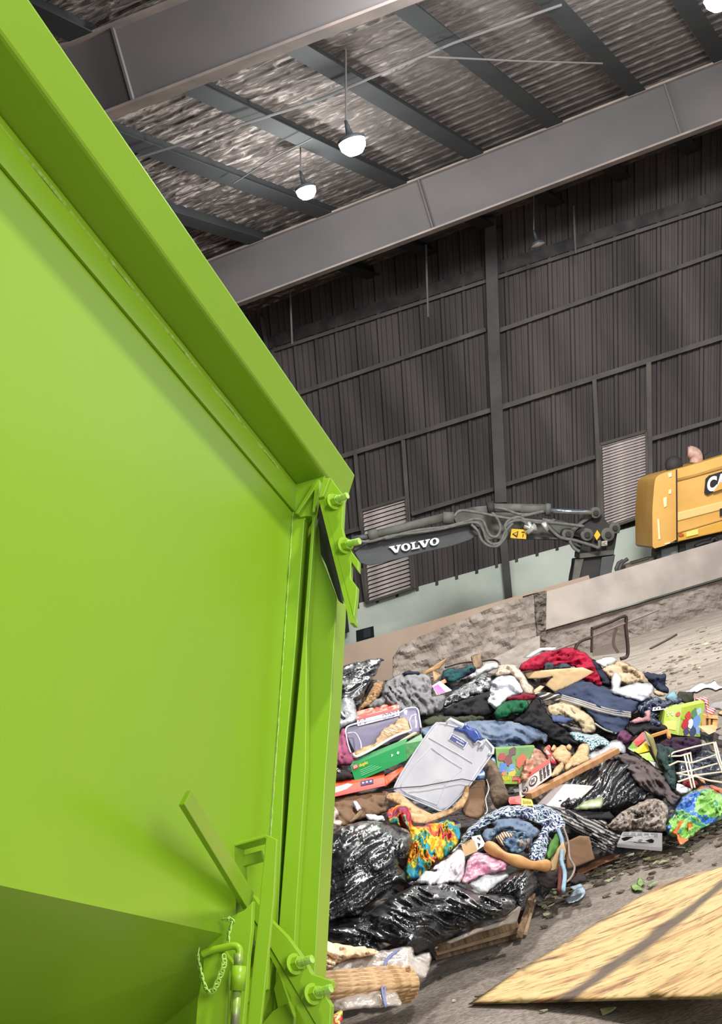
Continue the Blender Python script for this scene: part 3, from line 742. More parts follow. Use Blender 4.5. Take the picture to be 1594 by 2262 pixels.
ap('collar_plate', 'H', [(468, 1015), (735, 985), (742, 1005), (735, 1025), (465, 1055)], 35.8, .9, ARMG)
ap('foot', 'H', [(435, 1060), (748, 1022), (740, 1070), (718, 1160), (715, 1300), (400, 1300), (412, 1200), (430, 1110)], 35.95, .7, ARMD)
ap('foot_plate', 'H', [(430, 1060), (500, 1055), (460, 1230), (405, 1240)], 35.85, .1, ARMG)
ap('foot_plate', 'H', [(640, 1045), (748, 1025), (720, 1160), (715, 1300), (610, 1300)], 35.85, .1, ARMM)
for (x, y, r) in [(520, 865, .17), (685, 865, .18), (740, 812, .15), (588, 692, .15), (370, 860, .16)]:
    c = AP(*cv('H', [(x, y)])[0], 35.75)
    MB().tube([c-FW*.1, c+FW*.3], [r, r], 20).build('pivot_boss', ARMG, arm, bevel=.02)
    MB().tube([c-FW*.16, c+FW*.1], [r*.45, r*.45], 16).build('pivot_pin', ARMD, arm)
def tubeA(name, crop, pts, r, mat, d=35.6, k=6, sm=True):
    p = [tuple(AP(x, y, d)) for x, y in cv(crop, pts)]
    if sm and len(p) > 2: p = cr_smooth(p, False, k)
    return MB().tube(p, r, 10).build(name, mat, arm, smooth=True)
CH = M('chrome_rod', (215, 225, 235), rough=.15, metal=.9)
tubeA('cylinder', 'G', [(325, 555), (835, 425)], .12, ARMG)
tubeA('cylinder_cap', 'G', [(825, 430), (905, 432)], .17, ARMG)
tubeA('cylinder_cap', 'G', [(255, 572), (325, 552)], .16, ARMG)
tubeA('cylinder_rod', 'G', [(130, 592), (270, 570)], .08, ARMM)
tubeA('cylinder', 'G', [(1195, 352), (1600, 358)], .12, ARMG)
tubeA('cylinder', 'H', [(-5, 660), (215, 662)], .13, ARMG)
tubeA('cylinder_cap', 'H', [(195, 665), (232, 667)], .17, ARMG)
tubeA('chrome_rod', 'H', [(228, 675), (560, 690)], .07, CH)
tubeA('cylinder_cap', 'G', [(1165, 358), (1215, 350)], .18, ARMD)
HOSE = M('hose_rubber', (112, 110, 106), (90, 86, 84), rough=.7)
for pts in [[(150, 600), (260, 612), (420, 570), (560, 550), (780, 520), (1000, 470), (1090, 470), (1130, 520), (1160, 600), (1220, 640)],
            [(380, 590), (600, 530), (830, 500), (960, 470), (1060, 440), (1130, 455), (1180, 560), (1240, 570), (1265, 500), (1230, 420), (1190, 380)],
            [(910, 420), (960, 375), (1100, 390), (1300, 430), (1594, 470)],
            [(1040, 480), (1090, 530), (1120, 600), (1180, 645), (1250, 640), (1310, 560), (1300, 490), (1340, 440), (1420, 425), (1470, 470)],
            [(1300, 500), (1350, 460), (1430, 450), (1490, 500)], [(1210, 350), (1300, 365), (1400, 400), (1500, 400), (1594, 380)], [(1180, 630), (1260, 620), (1300, 540), (1360, 470)]]:
    tubeA('hose', 'G', pts, .04, HOSE, d=35.5)
for pts in [[(170, 745), (250, 760), (262, 740)], [(0, 720), (100, 700), (180, 680)], [(600, 970), (620, 960), (622, 910)], [(180, 760), (300, 880), (420, 910), (560, 950), (610, 970)], [(385, 915), (420, 970), (465, 1000)], [(0, 745), (250, 770), (500, 800)]]:
    tubeA('hose', 'H', pts, .045, HOSE, d=35.5)
FIT = M('pale_fitting', (190, 190, 180), rough=.4, metal=.5)
for crop, a_, b_ in [('G', (1445, 495), (1540, 520)), ('G', (1465, 545), (1530, 480)), ('G', (1480, 460), (1500, 540)), ('H', (50, 855), (120, 800)), ('H', (65, 770), (90, 830)), ('H', (170, 770), (210, 835)), ('H', (190, 765), (205, 830))]:
    tubeA('pipe_fitting', crop, [a_, b_], .055, FIT, d=35.5)
YEL = M('yellow_sign', (240, 180, 30), rough=.5)
sg = Quad(*[AP(x, y, 35.6) for x, y in cv('G', [(1350, 513), (1468, 520), (1460, 592), (1340, 582)])])
sign = slab('warning_sign', sg, .04, YEL, parent=arm)
patch('triangle_symbol', sg, [(.08, .55), (.45, .2), (.42, .9)], INK, sign, .03); patch('triangle_inner', sg, [(.17, .54), (.39, .34), (.37, .74)], YEL, sign, .05)
text('mark', 'ii', sg, .3, .42, .38, .68, INK, sign, n=.08)
patch('arrow_symbol', sg, [(.65, .25), (.85, .2), (.88, .3), (.66, .33)], INK, sign, .03); text('mark', 'I', sg, .74, .45, .8, .8, INK, arm, n=.05)
sg2 = Quad(*[AP(x, y, 35.6) for x, y in cv('H', [(605, 828), (632, 868), (602, 910), (580, 872)])])
slab('diamond_decal', sg2, .03, YEL, parent=arm)
sg3 = Quad(*[AP(x, y, 35.6) for x, y in cv('H', [(640, 918), (685, 912), (685, 950), (640, 955)])])
slab('decal', sg3, .03, M('pale_decal', (190, 180, 160)), parent=arm)
text('mark', 'IC', sg3, .15, .2, .85, .8, INK, arm, n=.03)
ap('slot', 'H', [(555, 940), (608, 935), (606, 965), (555, 968)], 35.7, .05, INK, bevel=0)
# white lettering with slab serifs, letter by letter
vq = Quad(*[AP(x, y, 35.72) for x, y in cv('G', [(410, 650), (795, 577), (795, 632), (425, 704)])])
def letter(name, polys, u0, u1):
    m = MB()
    for pl in polys: m.prism([vq.at(u0+(u1-u0)*u, v, .03) for u, v in pl], -vq.n*.03)
    m.build('letter_'+name, WHITE, arm)
Vl = [[(0, 0), (.48, 0), (.48, .14), (.38, .14), (.56, .66), (.7, .14), (.6, .14), (.6, 0), (1, 0), (1, .14), (.92, .14), (.62, 1), (.38, 1), (.08, .14), (0, .14)]]
def Oh():
    out = []
    k = 20; o = [(.5+.5*math.cos(2*math.pi*i/k), .5+.52*math.sin(2*math.pi*i/k)) for i in range(k)]; n_ = [(.5+.2*math.cos(2*math.pi*i/k), .5+.36*math.sin(2*math.pi*i/k)) for i in range(k)]
    for i in range(k): out.append([o[i], o[(i+1) % k], n_[(i+1) % k], n_[i]])
    return out
Ll = [[(0, 0), (.6, 0), (.6, .14), (.45, .14), (.45, .84), (.8, .84), (.86, .6), (1, .6), (1, 1), (0, 1), (0, .86), (.13, .86), (.13, .14), (0, .14)]]
letter('V', Vl, 0, .24); letter('O', Oh(), .23, .42); letter('L', Ll, .43, .6); letter('V', Vl, .585, .815); letter('O', Oh(), .81, 1)

# yellow machine
CD = 35.2
YM = M('yellow_machine_paint', (226, 172, 92), (206, 150, 66), rough=.5, scale=.7, detail=7)
YD = M('yellow_dark_paint', (190, 140, 66), (160, 115, 50), rough=.6, scale=2)
cat_ = empty('yellow_excavator', P(1560, 1215, CD+1), 'yellow excavator body with bold lettering, parked behind the push wall', 'excavator')
def cp(name, pts, d, th, mat, bevel=.03, **k):
    return MB().prism([P(x, y, d) for x, y in cv('H', pts)], FW*th).build(name, mat, cat_, bevel=bevel, **k)
cp('counterweight', cr_smooth([(1044, 960), (1042, 700), (1050, 560), (1062, 440), (1080, 405), (1110, 385), (1160, 368)], False, 3)+[(1233, 346), (1240, 900), (1150, 950), (1060, 975)], CD, 2.2, YM, .08)
cp('engine_hood', [(1236, 346), (1400, 300), (1594, 240), (2000, 115), (2000, 690), (1594, 840), (1400, 872), (1243, 925)], CD+.03, 2.1, YM, .05)
cp('hood_recess', [(1240, 420), (1400, 380), (1594, 320), (2000, 195), (2000, 215), (1594, 342), (1400, 398), (1240, 440)], CD-.02, .1, YD)
cp('hood_band', [(1240, 690), (1594, 600), (2000, 480), (2000, 545), (1594, 668), (1240, 760)], CD-.01, .08, M('yellow_light_band', (238, 190, 120), rough=.55))
cp('hood_lower_seam', [(1245, 848), (1594, 745), (2000, 620), (2000, 628), (1594, 752), (1245, 856)], CD-.03, .1, YD, 0)
cp('hood_sill', [(1245, 858), (1594, 755), (2000, 630), (2000, 740), (1594, 842), (1245, 922)], CD-.02, .1, M('yellow_sill', (216, 160, 60), rough=.5))
cp('door_seam', [(1231, 350), (1239, 348), (1243, 920), (1235, 922)], CD-.05, .1, INK, 0)
cp('reflector', [(1252, 862), (1275, 852), (1292, 858), (1290, 872), (1268, 880), (1252, 876)], CD-.06, .05, M('orange_reflector', (190, 90, 40), rough=.3), 0)
cp('warning_decal', [(1310, 845), (1405, 822), (1405, 862), (1312, 884)], CD-.06, .03, M('lemon_decal', (245, 215, 110)), 0)
for pl in [[(1165, 380), (1195, 372), (1195, 405), (1172, 412)], [(1172, 510), (1192, 505), (1190, 540), (1172, 545)], [(1128, 575), (1155, 565), (1155, 640), (1135, 650)], [(1082, 745), (1095, 740), (1105, 900), (1090, 905)], [(1140, 935), (1180, 925), (1180, 935), (1140, 945)]]:
    cp('scuff_mark', pl, CD-.03, .02, M('scuff', (250, 225, 180), rough=.8), 0)
cp('track_frame', [(1110, 985), (1594, 860), (2000, 750), (2000, 860), (1594, 960), (1110, 1090)], CD+.5, 1.2, M('undercarriage_grey', (150, 158, 160), (110, 112, 112), rough=.8, scale=2))
for pl in [[(1078, 998), (1112, 990), (1112, 1060), (1078, 1066)], [(1254, 940), (1305, 932), (1310, 1000), (1256, 1010)], [(1430, 935), (1470, 925), (1594, 900), (1594, 925), (1430, 952)]]:
    cp('mount_block', pl, CD+.35, .4, INK, .01)
MB().tube([P(x, y, CD+.2) for x, y in cr_smooth(cv('H', [(1380, 960), (1460, 930), (1505, 925), (1520, 900), (1545, 895), (1560, 915), (1594, 905)]), False, 4)], .06, 8).build('hydraulic_hose', INK, cat_, smooth=True)
cp('ladder_rail', [(870, 1080), (1020, 1038), (1020, 1043), (870, 1086)], CD+.6, .1, INK, 0)
cp('deck_edge', [(830, 1110), (1075, 1040), (1110, 1050), (1110, 1100), (830, 1160)], CD+.7, .6, M('deck_brown', (110, 100, 92), rough=.9), .01)
MB().tube([P(x, y, CD+1) for x, y in cr_smooth(cv('H', [(1322, 208), (1350, 212), (1380, 225), (1392, 255), (1388, 300)]), False, 5)], [.14]*3+[.17]*18, 14).build('exhaust_pipe', M('rusty_pipe', (205, 170, 160), (180, 140, 128), rough=.7), cat_, smooth=True)
def blobc(x, y, r, d, mat, name, parent, sc=(1, 1, 1)):
    c = P(*cv('H', [(x, y)])[0], d); bm = bmesh.new(); bmesh.ops.create_uvsphere(bm, u_segments=16, v_segments=10, radius=r)
    vv = [Vector((v.co.x*sc[0], v.co.y*sc[1], v.co.z*sc[2]))+c for v in bm.verts]; ff = [tuple(v.index for v in f.verts) for f in bm.faces]; bm.free()
    return mk(name, vv, ff, mat, parent, smooth=True)
blobc(1212, 312, .24, CD+1, ARMD, 'beacon', cat_); blobc(1212, 330, .16, CD+1, ARMD, 'beacon_base', cat_, (1, 1, 1.6))
cp('air_intake', [(1450, 238), (1500, 215), (1560, 205), (1594, 215), (1594, 240), (1455, 275)], CD+1, .4, ARMD)
lq = Quad(*[P(x, y, CD-.04) for x, y in cv('H', [(1452, 408), (1702, 330), (1702, 475), (1452, 560)])])
lgb = patch('logo_backing', lq, [(.04, .12), (.15, 0), (.95, 0), (1, .9), (.62, .98), (.5, .85), (.3, .95), (.1, 1), (0, .85)], INK, cat_, .02)
text('logo_letters', 'CAT', lq, .08, .1, .95, .88, WHITE, lgb, bold=.05, n=.06)
patch('logo_triangle', lq, [(.26, .93), (.5, .5), (.72, .93)], YM, lgb, .09)
cp('model_plate', [(1578, 660), (1700, 625), (1700, 680), (1578, 720)], CD-.05, .03, INK, 0)
# bent bars on the wall edge
for k, pts in enumerate([[(755, 1135), (775, 1090), (808, 1072)], [(780, 1135), (800, 1090), (845, 1058)]]):
    MB().tube([BP(*cv('H', [pts[0]])[0], -.3)-Vector((0, 0, .12))]+[BP(x, y, -.3) for x, y in cv('H', pts)], .045, 6).build('bent_bar', ARMD, label='short bent dark bar sticking up on the push wall, '+['left', 'right'][k]+' one of two', cat='bar')

# ================================================================== RUBBISH HEAP
# core of the heap: dark mixed refuse
TOPL = [(540, 1500), (640, 1492), (740, 1500), (850, 1500), (950, 1495), (1100, 1485), (1200, 1475), (1330, 1490), (1400, 1510), (1480, 1570), (1560, 1610), (1660, 1650), (1760, 1690)]
HEAPM = ramp_mat('mixed_refuse', [(0, (50, 46, 46)), (.25, (84, 74, 68)), (.4, (46, 50, 60)), (.52, (116, 102, 88)), (.64, (60, 68, 76)), (.76, (132, 120, 110)), (.86, (84, 60, 62)), (.93, (168, 162, 158))], 15, kind='vor', bump=.9, interp='CONSTANT')
vs = []; fs = []; nx = 190; ny = 100
for j in range(ny+1):
    for i in range(nx+1):
        px = 615+(1690-615)*i/nx; v = j/ny
        py = lerp_tab(TOPL, px)*(1-v)+(lerp_tab(BASE, px)-12)*v
        q = P(px, py, DP(px, py)+.07)
        nz = noise.fractal(q*9, 1, 2, 4)*.05+noise.noise(q*2.2)*.03+ridge(q.x*6, q.y*6+q.z*9, 2)*.03
        q = q-FW*(nz)*(1 if j < ny else .3)
        fl = min(1, (px-615)/70, (1690-px)/60+.02)
        q.z = max(-.015, q.z*max(0, min(1, fl)))
        if j == ny: q.z = -.01
        vs.append(q)
for j in range(ny):
    for i in range(nx):
        k = j*(nx+1)+i; fs.append((k, k+1, k+nx+2, k+nx+1))
b0 = len(vs)
for k in (1, 2, 3):
    for i in range(nx+1):
        t = vs[i]; vs.append(Vector((t.x*(1+.02*k), t.y+.55*k, max(-.02, t.z*(1-k/3)+.06*noise.noise(t*3+Vector((k, 0, 0)))-.02*k))))
prev = [i for i in range(nx+1)]
for k in range(3):
    cur = [b0+k*(nx+1)+i for i in range(nx+1)]
    for i in range(nx): fs.append((prev[i], cur[i], cur[i+1], prev[i+1]))
    prev = cur
mk('rubbish_heap', vs, fs, HEAPM, label='mixed dark rubbish filling the gaps of the heap on the floor', cat='rubbish heap', kind='stuff')

def box(name, crop, pts, lay, dep, mat, label=None, cat=None, tilt=(0, .06), parent=None, dv=None, group=None, D=None, bevel=.003):
    q = quad(crop, pts, lay, tilt, D)
    back = dv if dv is not None else (FW*dep)
    o = MB().hexa(q.c+[c+back for c in q.c]).build(name, mat, parent, label=label, cat=cat, group=group, bevel=bevel)
    return o, q
def pxshift(q, dx, dy, dz):
    """vector that shifts the quad by dx,dy pixels and dz metres away"""
    c = q.at(.5, .5); rel = c-CAM; d = rel.dot(FW)
    return RI*(dx/FP*d)+UI*(-dy/FP*d)+(rel/d)*dz
def L(name, crop, pts, mat, lay, label, cat, **k): return lump(name, crop, pts, mat, lay=lay, label=label, cat=cat, **k)

# ---- top left
L('trash_bag', 'A', [(60, 400), (180, 330), (340, 285), (480, 262), (530, 285), (500, 300), (470, 370), (400, 490), (330, 640), (250, 720), (60, 640)], BLACKBAG, 1.5, 'shiny black trash bag at the top left of the heap, beside the green container', 'trash bag', th=.16, fold=.05, fs=8, st=5, ang=-.35, step=3.2, R=60)
L('wicker_basket', 'A', [(445, 455), (520, 450), (500, 540), (430, 620), (330, 672), (305, 650), (370, 590), (415, 510)], M('wicker', (196, 152, 104), (120, 84, 56), rough=.9, scale=38, detail=1, bump=1, bscale=45), .5, 'tan woven basket lying between the shiny black bag and the grey hoodie', 'basket', th=.05, fold=.012, fs=4)
L('plastic_bag', 'A', [(60, 680), (130, 620), (220, 565), (285, 590), (312, 690), (305, 750), (220, 790), (150, 860), (60, 880)], CLEARBAG, 4, 'crumpled clear whitish bag below the top left black bag', 'plastic bag', th=.09, fold=.04, fs=10)
L('striped_jacket', 'A', [(60, 740), (150, 680), (235, 625), (247, 660), (200, 760), (150, 860), (90, 920), (60, 940)], ramp_mat('black_white_stripes', [(0, (28, 30, 30)), (.62, (42, 42, 42)), (.7, (190, 192, 190)), (1, (40, 42, 42))], 9, kind='wave', rot=(0, .6, 0), dist=2, interp='CONSTANT'), 5, 'black jacket with white stripes beside the green container edge', 'jacket', th=.05, fold=.025, fs=8, ang=-.8)
L('hooded_sweatshirt', 'A', [(395, 640), (450, 590), (500, 560), (520, 480), (580, 425), (650, 392), (800, 380), (880, 400), (902, 470), (905, 560), (1000, 545), (1000, 640), (940, 690), (840, 712), (780, 690), (650, 690), (560, 640), (470, 660)], cloth('heather_grey', (150, 148, 150), (122, 120, 122)), 2.5, 'crumpled heather grey sweatshirt near the top of the heap', 'sweatshirt', th=.14, fold=.045, fs=11, st=2.2, ang=1.2, step=3.2)
L('navy_cloth', 'A', [(665, 380), (700, 362), (760, 362), (805, 380), (795, 398), (680, 396)], cloth('midnight', (38, 40, 58)), 3.5, 'small dark navy cloth on top of the grey sweatshirt', 'cloth', th=.04, fold=.01)
# boards & scraps around the summit
def sheet(name, crop, pts, mat, lay, label, cat, th=.008, tilt=(0, .05), bend=.02, **k):
    poly = cv(crop, pts); cx = sum(p[0] for p in poly)/len(poly); cy = sum(p[1] for p in poly)/len(poly)
    d0 = DP(cx, cy)-.055*lay
    w = max(p[0] for p in poly)-min(p[0] for p in poly)+1; h = max(p[1] for p in poly)-min(p[1] for p in poly)+1
    return lump(name, crop, pts, mat, lay=lay, th=th, fold=k.pop('fold', .003), soft=k.pop('soft', False), rough_edge=k.pop('rough_edge', .6), R=3, smooth=True, label=label, cat=cat,
                dfun=lambda x, y: d0+tilt[0]*(x-cx)/w*2-tilt[1]*(y-cy)/h*2+bend*math.cos((x-cx)/w*3.1), bth=th, **k)
sheet('splintered_board', 'A', [(798, 388), (900, 330), (1018, 255), (1000, 290), (955, 345), (890, 375), (830, 402)], WOOD, 2, 'splintered yellow wood board sticking up at the summit beside the sweatshirt', 'board')
sheet('cardboard_scrap', 'A', [(906, 358), (972, 392), (945, 430), (908, 452)], CARD, 2.2, 'small triangular cardboard flap right of the grey sweatshirt', 'cardboard')
o, q = box('pink_magazine', 'A', [(900, 480), (962, 442), (1055, 515), (935, 550)], 4, .02, WHITE, 'white and pink magazine right of the grey sweatshirt', 'magazine')
patch('pink_cover', q, rect(.08, .15, .6, .95), M('magenta_print', (226, 120, 190)), o)
sheet('orange_card', 'A', [(955, 445), (1005, 420), (1015, 450), (985, 465)], M('orange_card', (240, 140, 90)), 3.6, 'small orange card behind the pink magazine', 'card')
L('teal_garment', 'A', [(975, 430), (985, 370), (1030, 340), (1100, 345), (1170, 320), (1230, 320), (1240, 360), (1180, 400), (1080, 440), (1010, 450)], cloth('teal_print', (34, 92, 92), (30, 28, 48), scale=14), 2, 'dark teal and purple garment at the summit behind the silver wrapper', 'garment', th=.06, fold=.03, fs=8)
L('white_cloth', 'A', [(1180, 410), (1230, 370), (1290, 320), (1370, 298), (1418, 305), (1410, 345), (1330, 365), (1260, 400), (1200, 425)], cloth('off_white', (226, 224, 224)), 2.6, 'white cloth sleeve at the summit left of the lacy cream blanket', 'cloth', th=.05, fold=.02, fs=8)
L('foil_wrapper', 'A', [(1000, 645), (1005, 575), (1100, 500), (1220, 430), (1320, 370), (1365, 420), (1392, 500), (1300, 530), (1180, 570), (1080, 610)], ramp_mat('foil_black_silver', [(0, (40, 40, 44)), (.5, (60, 60, 66)), (.58, (205, 205, 210)), (1, (225, 225, 228))], 9, kind='noise', dist=2.5, interp='CONSTANT', rough=.35, bump=.6, rot=(0, .6, 0), stretch=(.6, 1, 2.4)), 3.2, 'black and silver striped wrapper sheet at the summit', 'wrapper', th=.05, fold=.03, fs=9, ang=-.5)
L('black_garment', 'A', [(1000, 665), (1100, 600), (1250, 550), (1400, 498), (1408, 640), (1370, 690), (1280, 720), (1150, 712), (1010, 715)], cloth('black', (40, 38, 40), (28, 27, 30)), 3.4, 'black garment just below the silver wrapper', 'garment', th=.08, fold=.03, fs=14)
L('olive_garment', 'A', [(820, 760), (900, 720), (1000, 710), (1100, 715), (1200, 700), (1290, 712), (1300, 750), (1150, 770), (1000, 780), (860, 790)], cloth('olive', (72, 78, 58)), 3.6, 'dark olive green garment above the blue jeans', 'garment', th=.04, fold=.02, fs=6)
# ---- second level left
o, q = box('toy_box', 'A', [(310, 740), (640, 662), (645, 708), (318, 792)], 5.2, .2, WHITE, 'upside-down red and white toy box resting on the clear plastic tub', 'toy box', dv=None)
bpy.data.objects.remove(o)
q0 = quad('A', [(308, 738), (642, 655), (645, 712), (316, 795)], 5.6)
tp = cv('A', [(310, 690), (640, 590)])
sh = pxshift(q0, 0, -17, .22)
o = MB().hexa(q0.c+[c+sh for c in q0.c]).build('toy_box', M('box_white', (226, 220, 232), rough=.5), label='upside-down red and white toy box resting on the clear plastic tub', cat='toy box', bevel=.003)
qt = Quad(q0.c[0]+sh, q0.c[1]+sh, q0.c[1], q0.c[0])
patch('red_top', qt, rect(0.01, .02, .99, .98), ramp_mat('red_print', [(0, (214, 60, 50)), (.5, (226, 140, 110)), (.62, (240, 200, 170)), (1, (200, 50, 48))], 14, interp='CONSTANT', rough=.5), o)
patch('red_edge', q0, rect(0, 0, 1, .2), M('red_card', (200, 48, 52), rough=.5), o); text('printed_text', 'LEGO', q0, .6, .3, .96, .9, M('plum_ink', (90, 60, 110)), o, flip=True); text('printed_text', '2-5', q0, .04, .3, .22, .9, M('plum_ink', (90, 60, 110)), o, flip=True)
# clear tub
TUB = M('clear_tub', (196, 190, 214), (170, 160, 196), rough=.2, scale=4, alpha=.5, coat=.4)
TUBR = M('clear_tub_rim', (222, 222, 236), rough=.25, alpha=.8)
tub, q = box('storage_tub', 'A', [(225, 850), (640, 745), (700, 880), (300, 1010)], 5.0, .22, TUB, 'clear lilac plastic storage tub lying under the red and white box', 'storage tub')
L('tub_end', 'A', [(640, 690), (700, 655), (780, 655), (800, 720), (812, 800), (790, 838), (700, 850), (660, 780)], TUB, 5.2, 'x', 'x', th=.05, fold=.004, parent=tub)
o = bpy.data.objects[-1] if False else None
for ob in list(COL.objects):
    if ob.get('category') == 'x': del ob['category']; del ob['label']
def ptube(name, crop, pts, r, mat, lay, parent=None, smooth=True, closed=False, label=None, cat=None, group=None, n=8, dfun=None):
    pp = cv(crop, pts)
    p3 = [tuple(P(x, y, (dfun(x, y) if dfun else DP(x, y)-.055*lay))) for x, y in pp]
    if smooth and len(p3) > 2: p3 = cr_smooth(p3, closed, 5)
    if closed: p3 = p3+[p3[0], p3[1]]
    return MB().tube(p3, r, n).build(name, mat, parent, smooth=True, label=label, cat=cat, group=group)
ptube('tub_rim', 'A', [(222, 850), (235, 800), (320, 770), (480, 735), (640, 690), (700, 656), (780, 655), (802, 740), (812, 805)], .006, TUBR, 6.4, tub)
ptube('tub_rib', 'A', [(235, 850), (300, 850), (340, 920), (345, 980)], .005, TUBR, 6.6, tub); ptube('tub_rib', 'A', [(225, 850), (240, 930), (262, 1000)], .005, TUBR, 6.6, tub)
ptube('tub_rib', 'A', [(780, 705), (740, 715), (725, 760), (740, 820)], .004, TUBR, 6.8, tub)
L('mauve_cushion', 'A', [(85, 1030), (110, 960), (155, 870), (215, 810), (235, 880), (255, 960), (300, 1020), (335, 1060), (290, 1090), (190, 1105), (100, 1100)], cloth('mauve', (176, 96, 126), (140, 66, 96)), 5, 'mauve pink cloth bundle beside the green container, left of the tub', 'cloth bundle', th=.09, fold=.03, fs=12, ang=1.4)
o = L('dark_hat', 'A', [(60, 1090), (130, 1100), (200, 1130), (290, 1160), (290, 1190), (240, 1210), (60, 1215)], cloth('charcoal_brown', (54, 46, 46)), 5.2, 'dark brown round hat with pale lettering below the mauve bundle', 'hat', th=.06, fold=.01, fs=15)
qh = quad('A', [(100, 1108), (215, 1140), (205, 1170), (90, 1140)], 6.6)
text('stitched_letters', 'orfex', qh, 0, .1, 1, .9, M('pale_thread', (200, 190, 180)), o)
sh_ = L('canvas_shoe', 'A', [(283, 1000), (330, 975), (430, 930), (470, 880), (520, 810), (560, 790), (600, 770), (650, 722), (700, 742), (725, 790), (735, 832), (660, 865), (600, 885), (420, 990), (330, 1038), (290, 1034)], M('tan_suede', (206, 178, 140), (176, 140, 98), rough=.9, scale=16, bump=.4, bscale=30), 7.4, 'tan and white lace-up shoe lying on the green toy box', 'shoe', th=.05, fold=.012, fs=7, ang=-.5)
ptube('sole', 'A', [(285, 1012), (310, 1030), (420, 980), (600, 876), (735, 826)], .008, M('sole_white', (240, 236, 228)), 9.0, sh_)
for k in range(5): ptube('lace', 'A', [(520+k*34, 830-k*12), (560+k*34, 850-k*14)], .004, M('sole_white', (240, 236, 228)), 9.3, sh_)
# green box
GB = M('box_green', (34, 150, 82), rough=.45)
gq = quad('A', [(258, 1106), (688, 930), (698, 1062), (298, 1236)], 8.2, tilt=(0, .05))
gs = pxshift(gq, 6, -14, .18)
gb = MB().hexa(gq.c+[c+gs for c in gq.c]).build('toy_box', GB, label='flat green toy box with small white print, tan shoe on top', cat='toy box', bevel=.003)
gq2 = Quad(gq.c[1], P(*cv('A', [(815, 855)])[0], (gq.c[1]-CAM).dot(FW)+.1), P(*cv('A', [(832, 905)])[0], (gq.c[2]-CAM).dot(FW)+.1), gq.c[2])
MB().hexa(gq2.c+[c+FW*.02 for c in gq2.c]).build('end_flap', M('leaf_print', (64, 140, 60), (40, 112, 62), rough=.5, scale=30), gb, bevel=.002)
patch('printed_spot', gq2, disc(.25, .3, .16, .12), M('orange_print', (220, 130, 60)), gb)
for u, v in ((.6, .3), (.5, .6), (.8, .5), (.3, .7)): patch('printed_spot', gq2, disc(u, v, .08, .06), M('yellow_print', (170, 180, 60)), gb)
sheet('open_flap', 'A', [(413, 1020), (600, 935), (760, 838), (785, 842), (780, 855), (690, 905), (560, 975), (430, 1035)], CREAM, 8.8, None, None, parent=gb)
text('logo_letters', 'LEGO', gq, .05, .1, .12, .26, WHITE, gb, n=.006, bold=.02); patch('logo_square', gq, rect(.04, .06, .13, .3), M('red_logo', (206, 40, 36)), gb, .003)
text('printed_text', 'duplo', gq, .15, .1, .31, .36, M('yellow_letter', (250, 200, 40)), gb, bold=.03)
for k, (a_, b_) in enumerate([(.1, .42), (.1, .5), (.1, .58), (.42, .85)]): patch('printed_line', gq, rect(.14, .46+k*.1, .14+.24+.05*k, .49+k*.1), M('pale_green_print', (120, 200, 150)), gb)
for u in (.72, .83): patch('printed_symbol', gq, disc(u+.03, .38, .1, .025, 3+(u > .8)), WHITE, gb)
# orange-red box
orr = M('box_orange', (238, 84, 40), (226, 70, 36), rough=.4, scale=3)
oq = quad('A', [(40, 1300), (300, 1215), (660, 1120), (540, 1280)], 6.4)
ob_ = box('board_game_box', 'A', [(30, 1292), (530, 1190), (535, 1262), (30, 1372)], 6.2, .2, orr, 'orange and red board game box below the green toy box', 'game box')
ob, q = ob_
patch('red_edge', q, rect(0, .72, 1, 1), M('red_box', (206, 34, 36), rough=.4), ob); patch('torn_white', q, [(.08, .3), (.2, .1), (.42, -.05), (.5, .15), (.4, .5), (.25, .62), (.05, .6)], M('torn_paper', (245, 215, 205), rough=.9), ob, .004)
patch('navy_panel', q, rect(.62, .02, .82, .5), M('navy_print', (60, 40, 90)), ob, .004)
for u in (.66, .72, .78): patch('printed_icon', q, disc(u, .25, .1, .02), M('lilac_print', (190, 170, 220)), ob, .006)
sheet('open_end', 'A', [(515, 1190), (665, 1110), (682, 1130), (660, 1155), (535, 1270)], M('box_orange2', (240, 96, 50), rough=.4), 6.8, None, None, parent=ob)
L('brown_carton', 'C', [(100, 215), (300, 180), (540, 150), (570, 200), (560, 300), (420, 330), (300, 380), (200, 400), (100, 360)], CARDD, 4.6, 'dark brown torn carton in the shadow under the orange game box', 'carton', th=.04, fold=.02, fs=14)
L('paper_wad', 'C', [(90, 260), (180, 250), (215, 310), (200, 350), (245, 370), (210, 420), (150, 450), (90, 490)], M('pinkish_paper', (176, 150, 142), (206, 186, 178), rough=.95, scale=8), 6.2, 'crumpled pinkish paper between the container and the large black bag', 'paper', th=.06, fold=.04, fs=11)
L('plaster_scrap', 'C', [(400, 320), (440, 310), (480, 325), (530, 330), (535, 360), (480, 365), (420, 350)], M('chalk', (216, 216, 220)), 6.6, 'small white crumpled scrap above the large black bag', 'scrap', th=.025, fold=.015, fs=5)
L('plaster_scrap', 'C', [(318, 230), (340, 220), (372, 270), (360, 290), (330, 275)], M('chalk', (216, 216, 220)), 6.6, 'tiny bluish white scrap in the shadow below the orange game box', 'scrap', th=.02, fold=.01, fs=5)
sheet('wood_splinter', 'C', [(290, 360), (370, 285), (395, 300), (350, 345), (300, 375)], WOODW, 6.8, 'small wood splinter above the large black bag', 'splinter')
